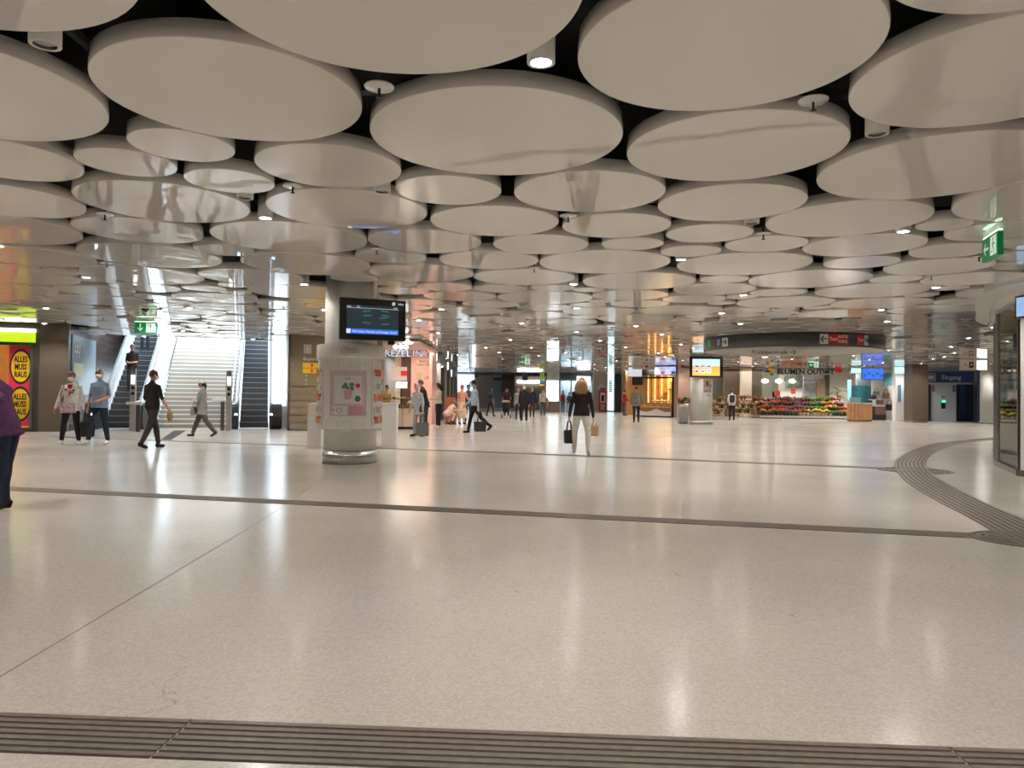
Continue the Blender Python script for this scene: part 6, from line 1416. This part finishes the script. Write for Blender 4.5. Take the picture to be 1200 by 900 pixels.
pb_ = person('person in black T-shirt and grey trousers walking toward the stairs', F2(178, 525.3), 1.76, PI - 0.45, (.012, .012, .013), (.035, .034, .036), (.012, .011, .011), 'rosy', 'brown', 'short', 'half', 0.86, 1.12, ((-0.22, 0.30, 0.30), (0.28, 0.08, -0.05)), ((0.15, 0.30, 0.35), (0.05, 0.34, 1.1, 0.2)), mask=True, turn=-0.35, vox=0.010, stance=-0.07)
o = MB().lathe([(0.035, -0.14), (0.07, -0.05), (0.06, 0.05), (0.02, 0.09)], 10).build('paper_bag', mat('brown_paper', (0.30, 0.20, 0.08), 0.7, var=0.3), None, pb_['hands'][0] + Vector((0.0, 0.0, -0.06))); tag(o, 'crumpled brown paper bag in the hand of the person in black T-shirt', 'bag')
ph_ = person('person in white cap and patterned blouse striding past the stairs', F2(236, 512), 1.64, -PI / 2, (.22, .23, .23), (.075, .07, .065), (.03, .028, .028), 'fair', 'black', 'tail', 'half', 0.72, 1.22, ((0.42, 0.05, -0.1), (-0.45, 0.22, 0.45)), ((0.1, 0.12, 1.7, 0.6), (0.1, 0.14, 1.8, 0.6)), glasses=False, cap=(.62, .57, .50), vox=0.012, slim=1.1)
tote('grey shoulder bag under the arm of the person in white cap', ph_['T']((0.02, -0.22, 0.20)), 0.30, 0.24, 0.14, mat('bag_mid_grey', (0.20, 0.20, 0.21), 0.6, var=0.3), -PI / 2, 0.16)
# ---- on the escalator
p = S(-2.25, 2.0); pe_ = person('person in black T-shirt standing on the escalator', p, 1.74, SA - 0.2, (.012, .012, .014), (.03, .03, .035), (.03, .03, .03), 'tan', 'black', 'short', 'half', 0.84, 1.1, arms=((0.1, 0.12, 1.3, 0.9), (0.1, 0.12, 1.3, 0.9)), z0=0.213 * 6, vox=0.014)
p = S(-2.25, 5.05); person('person in pale blue top standing high on the escalator', p, 1.72, SA, (.22, .38, .55), (.02, .02, .03), (.03, .03, .03), 'fair', 'brown', 'short', 'long', 0.84, 1.1, z0=0.213 * 14, vox=0.016)
# ---- by the bakery
pg_ = person('elderly person in light grey jacket and trousers carrying a tote', F2(490, 511.5), 1.60, -0.75, (.36, .38, .39), (.30, .30, .28), (.03, .025, .025), 'rosy', 'grey', 'short', 'long', 0.70, 1.2, ((0.12, 0.05, 0.0), (-0.12, 0.12, 0.12)), ((0.1, 0.16, 0.25), (-0.10, 0.22, 0.2)), lean=0.10, nod=0.15, vox=0.012)
tote('dark grey tote bag carried by the elderly person in grey', pg_['hands'][1] + Vector((0, 0, -0.02)), 0.40, 0.40, 0.16, mat('tote_grey', (0.09, 0.09, 0.08), 0.7, var=0.3), -0.3, 0.26)
tote('small black shoulder bag at the elbow of the elderly person', pg_['T']((0.24, 0.0, 0.20)), 0.22, 0.20, 0.09, BLACK, -0.4, 0.12)
person('person in black jacket bending at the bakery counter', F2(498, 507.5), 1.76, -1.3, (.018, .012, .014), (.03, .03, .035), (.02, .02, .02), 'fair', 'brown', 'short', 'long', 0.80, 1.15, arms=((0.4, 0.1, 0.8), (0.4, 0.1, 0.8)), lean=0.22, vox=0.014)
pl2 = person('person with long dark hair in cream top looking at hands', F2(513.5, 501.2), 1.72, -1.1, (.62, .56, .46), (.02, .014, .014), (.62, .56, .50), 'fair', 'black', 'long', 'long', 0.92, 1.0, arms=((0.35, 0.06, 1.25), (0.35, 0.06, 1.25)), nod=0.3, vox=0.014)
person('person in pale pink crouching beside the wooden cabinet', F2(523, 498), 1.55, 2.2, (.62, .42, .36), (.60, .45, .40), (.03, .03, .03), 'fair', 'brown', 'bun', 'long', 0.84, 1.15, ((1.75, 2.15, 0.3), (1.5, 2.1, 0.35)), ((0.9, 0.15, 0.6), (0.9, 0.15, 0.6)), lean=0.75, vox=0.016)
p = FB.w(FB.x(453.5, 1.8), 1.8); person('shop assistant in yellow top behind the bakery counter', p, 1.62, 0.0, (.62, .42, .12), (.02, .02, .02), (.02, .02, .02), 'fair', 'brown', 'bun', 'half', 0.84, 1.0, arms=((0.6, 0.15, 0.9), (0.6, 0.15, 0.9)), nod=0.3, vox=0.016)
# ---- middle distance
person('person in peach top and long cream skirt with black boots', F2(541, 497.2), 1.70, 2.7, (.60, .27, .18), (.68, .53, .36), (.015, .012, .012), 'fair', 'red', 'bun', 'long', 0.98, 1.05, arms=((0.5, 0.1, 1.0), (0.5, 0.15, 1.0)), skirt=(0.95, 0.28, 0.24), vox=0.014)
person('person in dark cap facing the person in peach top', F2(548.5, 494.5), 1.74, -0.2, (.05, .07, .11), (.05, .05, .06), (.03, .03, .03), 'fair', 'black', 'short', 'long', 0.84, 1.0, vox=0.018, cap=(.06, .08, .12))
pc_ = person('person in dark cap, pale blue shirt and black trousers walking', F2(555.5, 507.5), 1.76, -1.35, (.30, .35, .44), (.012, .010, .012), (.012, .010, .010), 'fair', 'black', 'short', 'long', 0.92, 1.05, ((0.25, 0.05, -0.05), (-0.48, 0.35, 0.75)), ((0.3, 0.1, 0.5), (-0.20, 0.12, 0.1)), mask=True, cap=(.012, .012, .016), vox=0.012)
tote('black leather shopping bag carried by the person in dark cap', pc_['hands'][1] + Vector((0.06, 0, -0.02)), 0.42, 0.34, 0.18, mat('black_leather', (0.02, 0.018, 0.017), 0.35), 0.3, 0.34)
person('person in dark clothes walking before the white lightbox', F2(575, 487.8), 1.70, 2.4, (.02, .025, .03), (.015, .015, .018), (.02, .02, .02), 'tan', 'black', 'short', 'half', 0.84, 1.15, ((0.2, 0.05, 0), (-0.2, 0.2, 0.2)), vox=0.018)
ps_ = person('person with long black hair pushing a black stroller', F2(593.5, 487.3), 1.72, 0.0, (.05, .02, .022), (.02, .02, .02), (.02, .02, .02), 'fair', 'black', 'long', 'long', 0.8, 1.1, arms=((0.6, 0.2, 0.7), (0.6, 0.2, 0.7)), vox=0.016)
person('person in black jacket and jeans with light shoes walking forward', F2(614, 495.7), 1.80, 0.0, (.012, .013, .02), (.012, .012, .018), (.62, .58, .52), 'fair', 'grey', 'short', 'long', 0.74, 1.2, ((0.2, 0.02, -0.1), (-0.12, 0.2, 0.15)), ((0.1, 0.12, 0.2), (-0.1, 0.12, 0.2)), mask=True, vox=0.014)
person('person with red hair and pale top beside the black jacket', F2(607.5, 491.8), 1.70, 0.0, (.36, .30, .30), (.02, .025, .03), (.02, .02, .02), 'fair', 'red', 'bob', 'long', 0.84, 1.05, ((0.15, 0.0, 0.0), (-0.15, 0.1, 0.1)), vox=0.016)
person('person in dark blue top and maroon trousers walking behind', F2(623.5, 488.8), 1.76, 0.1, (.02, .02, .05), (.10, .025, .03), (.03, .02, .02), 'tan', 'brown', 'bob', 'long', 0.82, 1.05, ((0.15, 0.0, 0.0), (-0.15, 0.1, 0.1)), vox=0.018)
pj_ = person('person in pale top and grey jeans carrying a tan coat', F2(636, 486.8), 1.74, 0.0, (.50, .46, .36), (.07, .075, .085), (.03, .03, .03), 'fair', 'black', 'short', 'half', 0.86, 1.0, ((0.12, 0.0, 0.0), (-0.12, 0.1, 0.1)), mask=True, vox=0.018)
o = MB().tube([(0, 0, 0.35), (0.02, 0, 0.1), (0.0, 0, -0.35)], [(0.07, 0.05), (0.11, 0.07), (0.09, 0.05)], 10).build('coat', cloth((.34, .20, .11)), None, pj_['hands'][1] + Vector((0.06, 0, 0.05))); tag(o, 'tan coat draped over the arm of the person in grey jeans', 'coat')
# stroller
sp0 = F2(593, 489.6); t = thing('stroller', 'black stroller pushed by the person with long black hair', 'stroller', sp0)
MB().lathe([(0.0, 0.30), (0.20, 0.34), (0.25, 0.60), (0.25, 0.85), (0.20, 0.92), (0.0, 0.94)], 14, caps=False).build('carrycot', cloth((.015, .015, .016)), t); MB().tube([(-0.22, 0.25, 1.0), (0.22, 0.25, 1.0)], 0.02, 6).build('push_bar', WOOD, t)
MB().sphere((0, -0.02, 0.92), (0.24, 0.22, 0.10), 12, 6).build('hood_edge', mat('tan_edge', (0.45, 0.33, 0.22), 0.5), t)
for sx in (-1, 1):
    MB().tube([(sx * 0.22, 0.25, 1.0), (sx * 0.22, 0.05, 0.5), (sx * 0.24, -0.25, 0.13)], 0.014, 6).build('frame', STEEL, t); MB().tube([(sx * 0.22, 0.0, 0.5), (sx * 0.26, 0.30, 0.15)], 0.014, 6).build('frame', STEEL, t)
    for yy, rr_ in ((-0.25, 0.11), (0.30, 0.14)):
        o = MB().lathe([(0.0, -0.025), (rr_, -0.025), (rr_, 0.025), (0.0, 0.025)], 16, caps=False).build('wheel', BLACK, t, (sx * 0.25, yy, rr_)); o.rotation_euler = (0, PI / 2, 0)
# ---- main figure
pwm = person('person with long blond hair, black leather jacket and white trousers', F2(681, 533), 1.64, PI - 0.12, (.012, .013, .014), (.56, .53, .49), (.60, .56, .52), 'fair', 'blond', 'long', 'long', 0.86, 1.05, ((-0.14, 0.10, 0.22), (0.16, 0.05, 0.0)), ((-0.05, 0.20, 0.25), (0.0, 0.22, 0.30)), vox=0.009, slim=1.06, stance=0.05)
tote('black handbag in the hand of the person with blond hair', pwm['hands'][1] + Vector((-0.01, 0, 0.0)), 0.25, 0.30, 0.13, mat('black_leather', (0, 0, 0)), 0.2, 0.22)
tote('small tan paper bag in the hand of the person with blond hair', pwm['hands'][0] + Vector((0.03, 0, 0.0)), 0.20, 0.24, 0.10, mat('tan_paper', (0.42, 0.27, 0.14), 0.6), -0.3, 0.10)
px_ = person('person with blue backpack before the blue-grey shop front', F2(667, 484.5), 1.55, PI, (.05, .10, .20), (.35, .32, .30), (.1, .1, .1), 'fair', 'black', 'short', 'half', 0.84, 1.0, vox=0.02); backpack(px_, 'dark blue backpack on the person before the blue-grey shop', cloth((.02, .05, .13)))
person('person in red top far off by the blue-grey shop', F2(659.5, 482.6), 1.70, 0.6, (.42, .04, .06), (.10, .10, .12), (.1, .1, .1), 'fair', 'brown', 'short', 'long', vox=0.024)
person('person in white shirt standing far behind the blond person', F2(689.5, 484), 1.76, -0.6, (.60, .60, .62), (.05, .05, .07), (.03, .03, .03), 'tan', 'black', 'short', 'half', vox=0.02)
person('person in red jacket and grey trousers beside the dark pier', F2(731.5, 487.0), 1.72, 1.9, (.22, .012, .02), (.06, .06, .065), (.02, .02, .02), 'tan', 'brown', 'short', 'long', 0.80, 1.1, arms=((0.3, 0.1, 0.8), (0.3, 0.1, 0.8)), vox=0.018)
person('person in grey-green jacket and black trousers walking to pastry shop', F2(745.5, 495), 1.78, PI - 0.1, (.16, .15, .12), (.014, .014, .015), (.012, .012, .012), 'rosy', 'brown', 'short', 'long', 0.76, 1.25, ((0.10, 0.0, 0.0), (-0.10, 0.12, 0.15)), ((0.05, 0.35, 0.3), (0.05, 0.22, 0.2)), vox=0.014)
pk_ = person('person in white shirt and black trousers browsing the flowers', F2(857.5, 492.6), 1.76, PI - 0.2, (.66, .62, .58), (.015, .016, .02), (.03, .03, .03), 'tan', 'black', 'short', 'half', 0.82, 1.12, ((0.1, 0, 0), (-0.1, 0.1, 0.1)), ((0.3, 0.1, 0.9), (0.3, 0.1, 0.9)), vox=0.014); backpack(pk_, 'dark grey backpack on the person browsing the flowers', cloth((.03, .03, .035)))
for o in bpy.data.objects:
    if '_k' in o: del o['_k']
print('people', PCOUNT[0])
print('objects', len(bpy.data.objects))
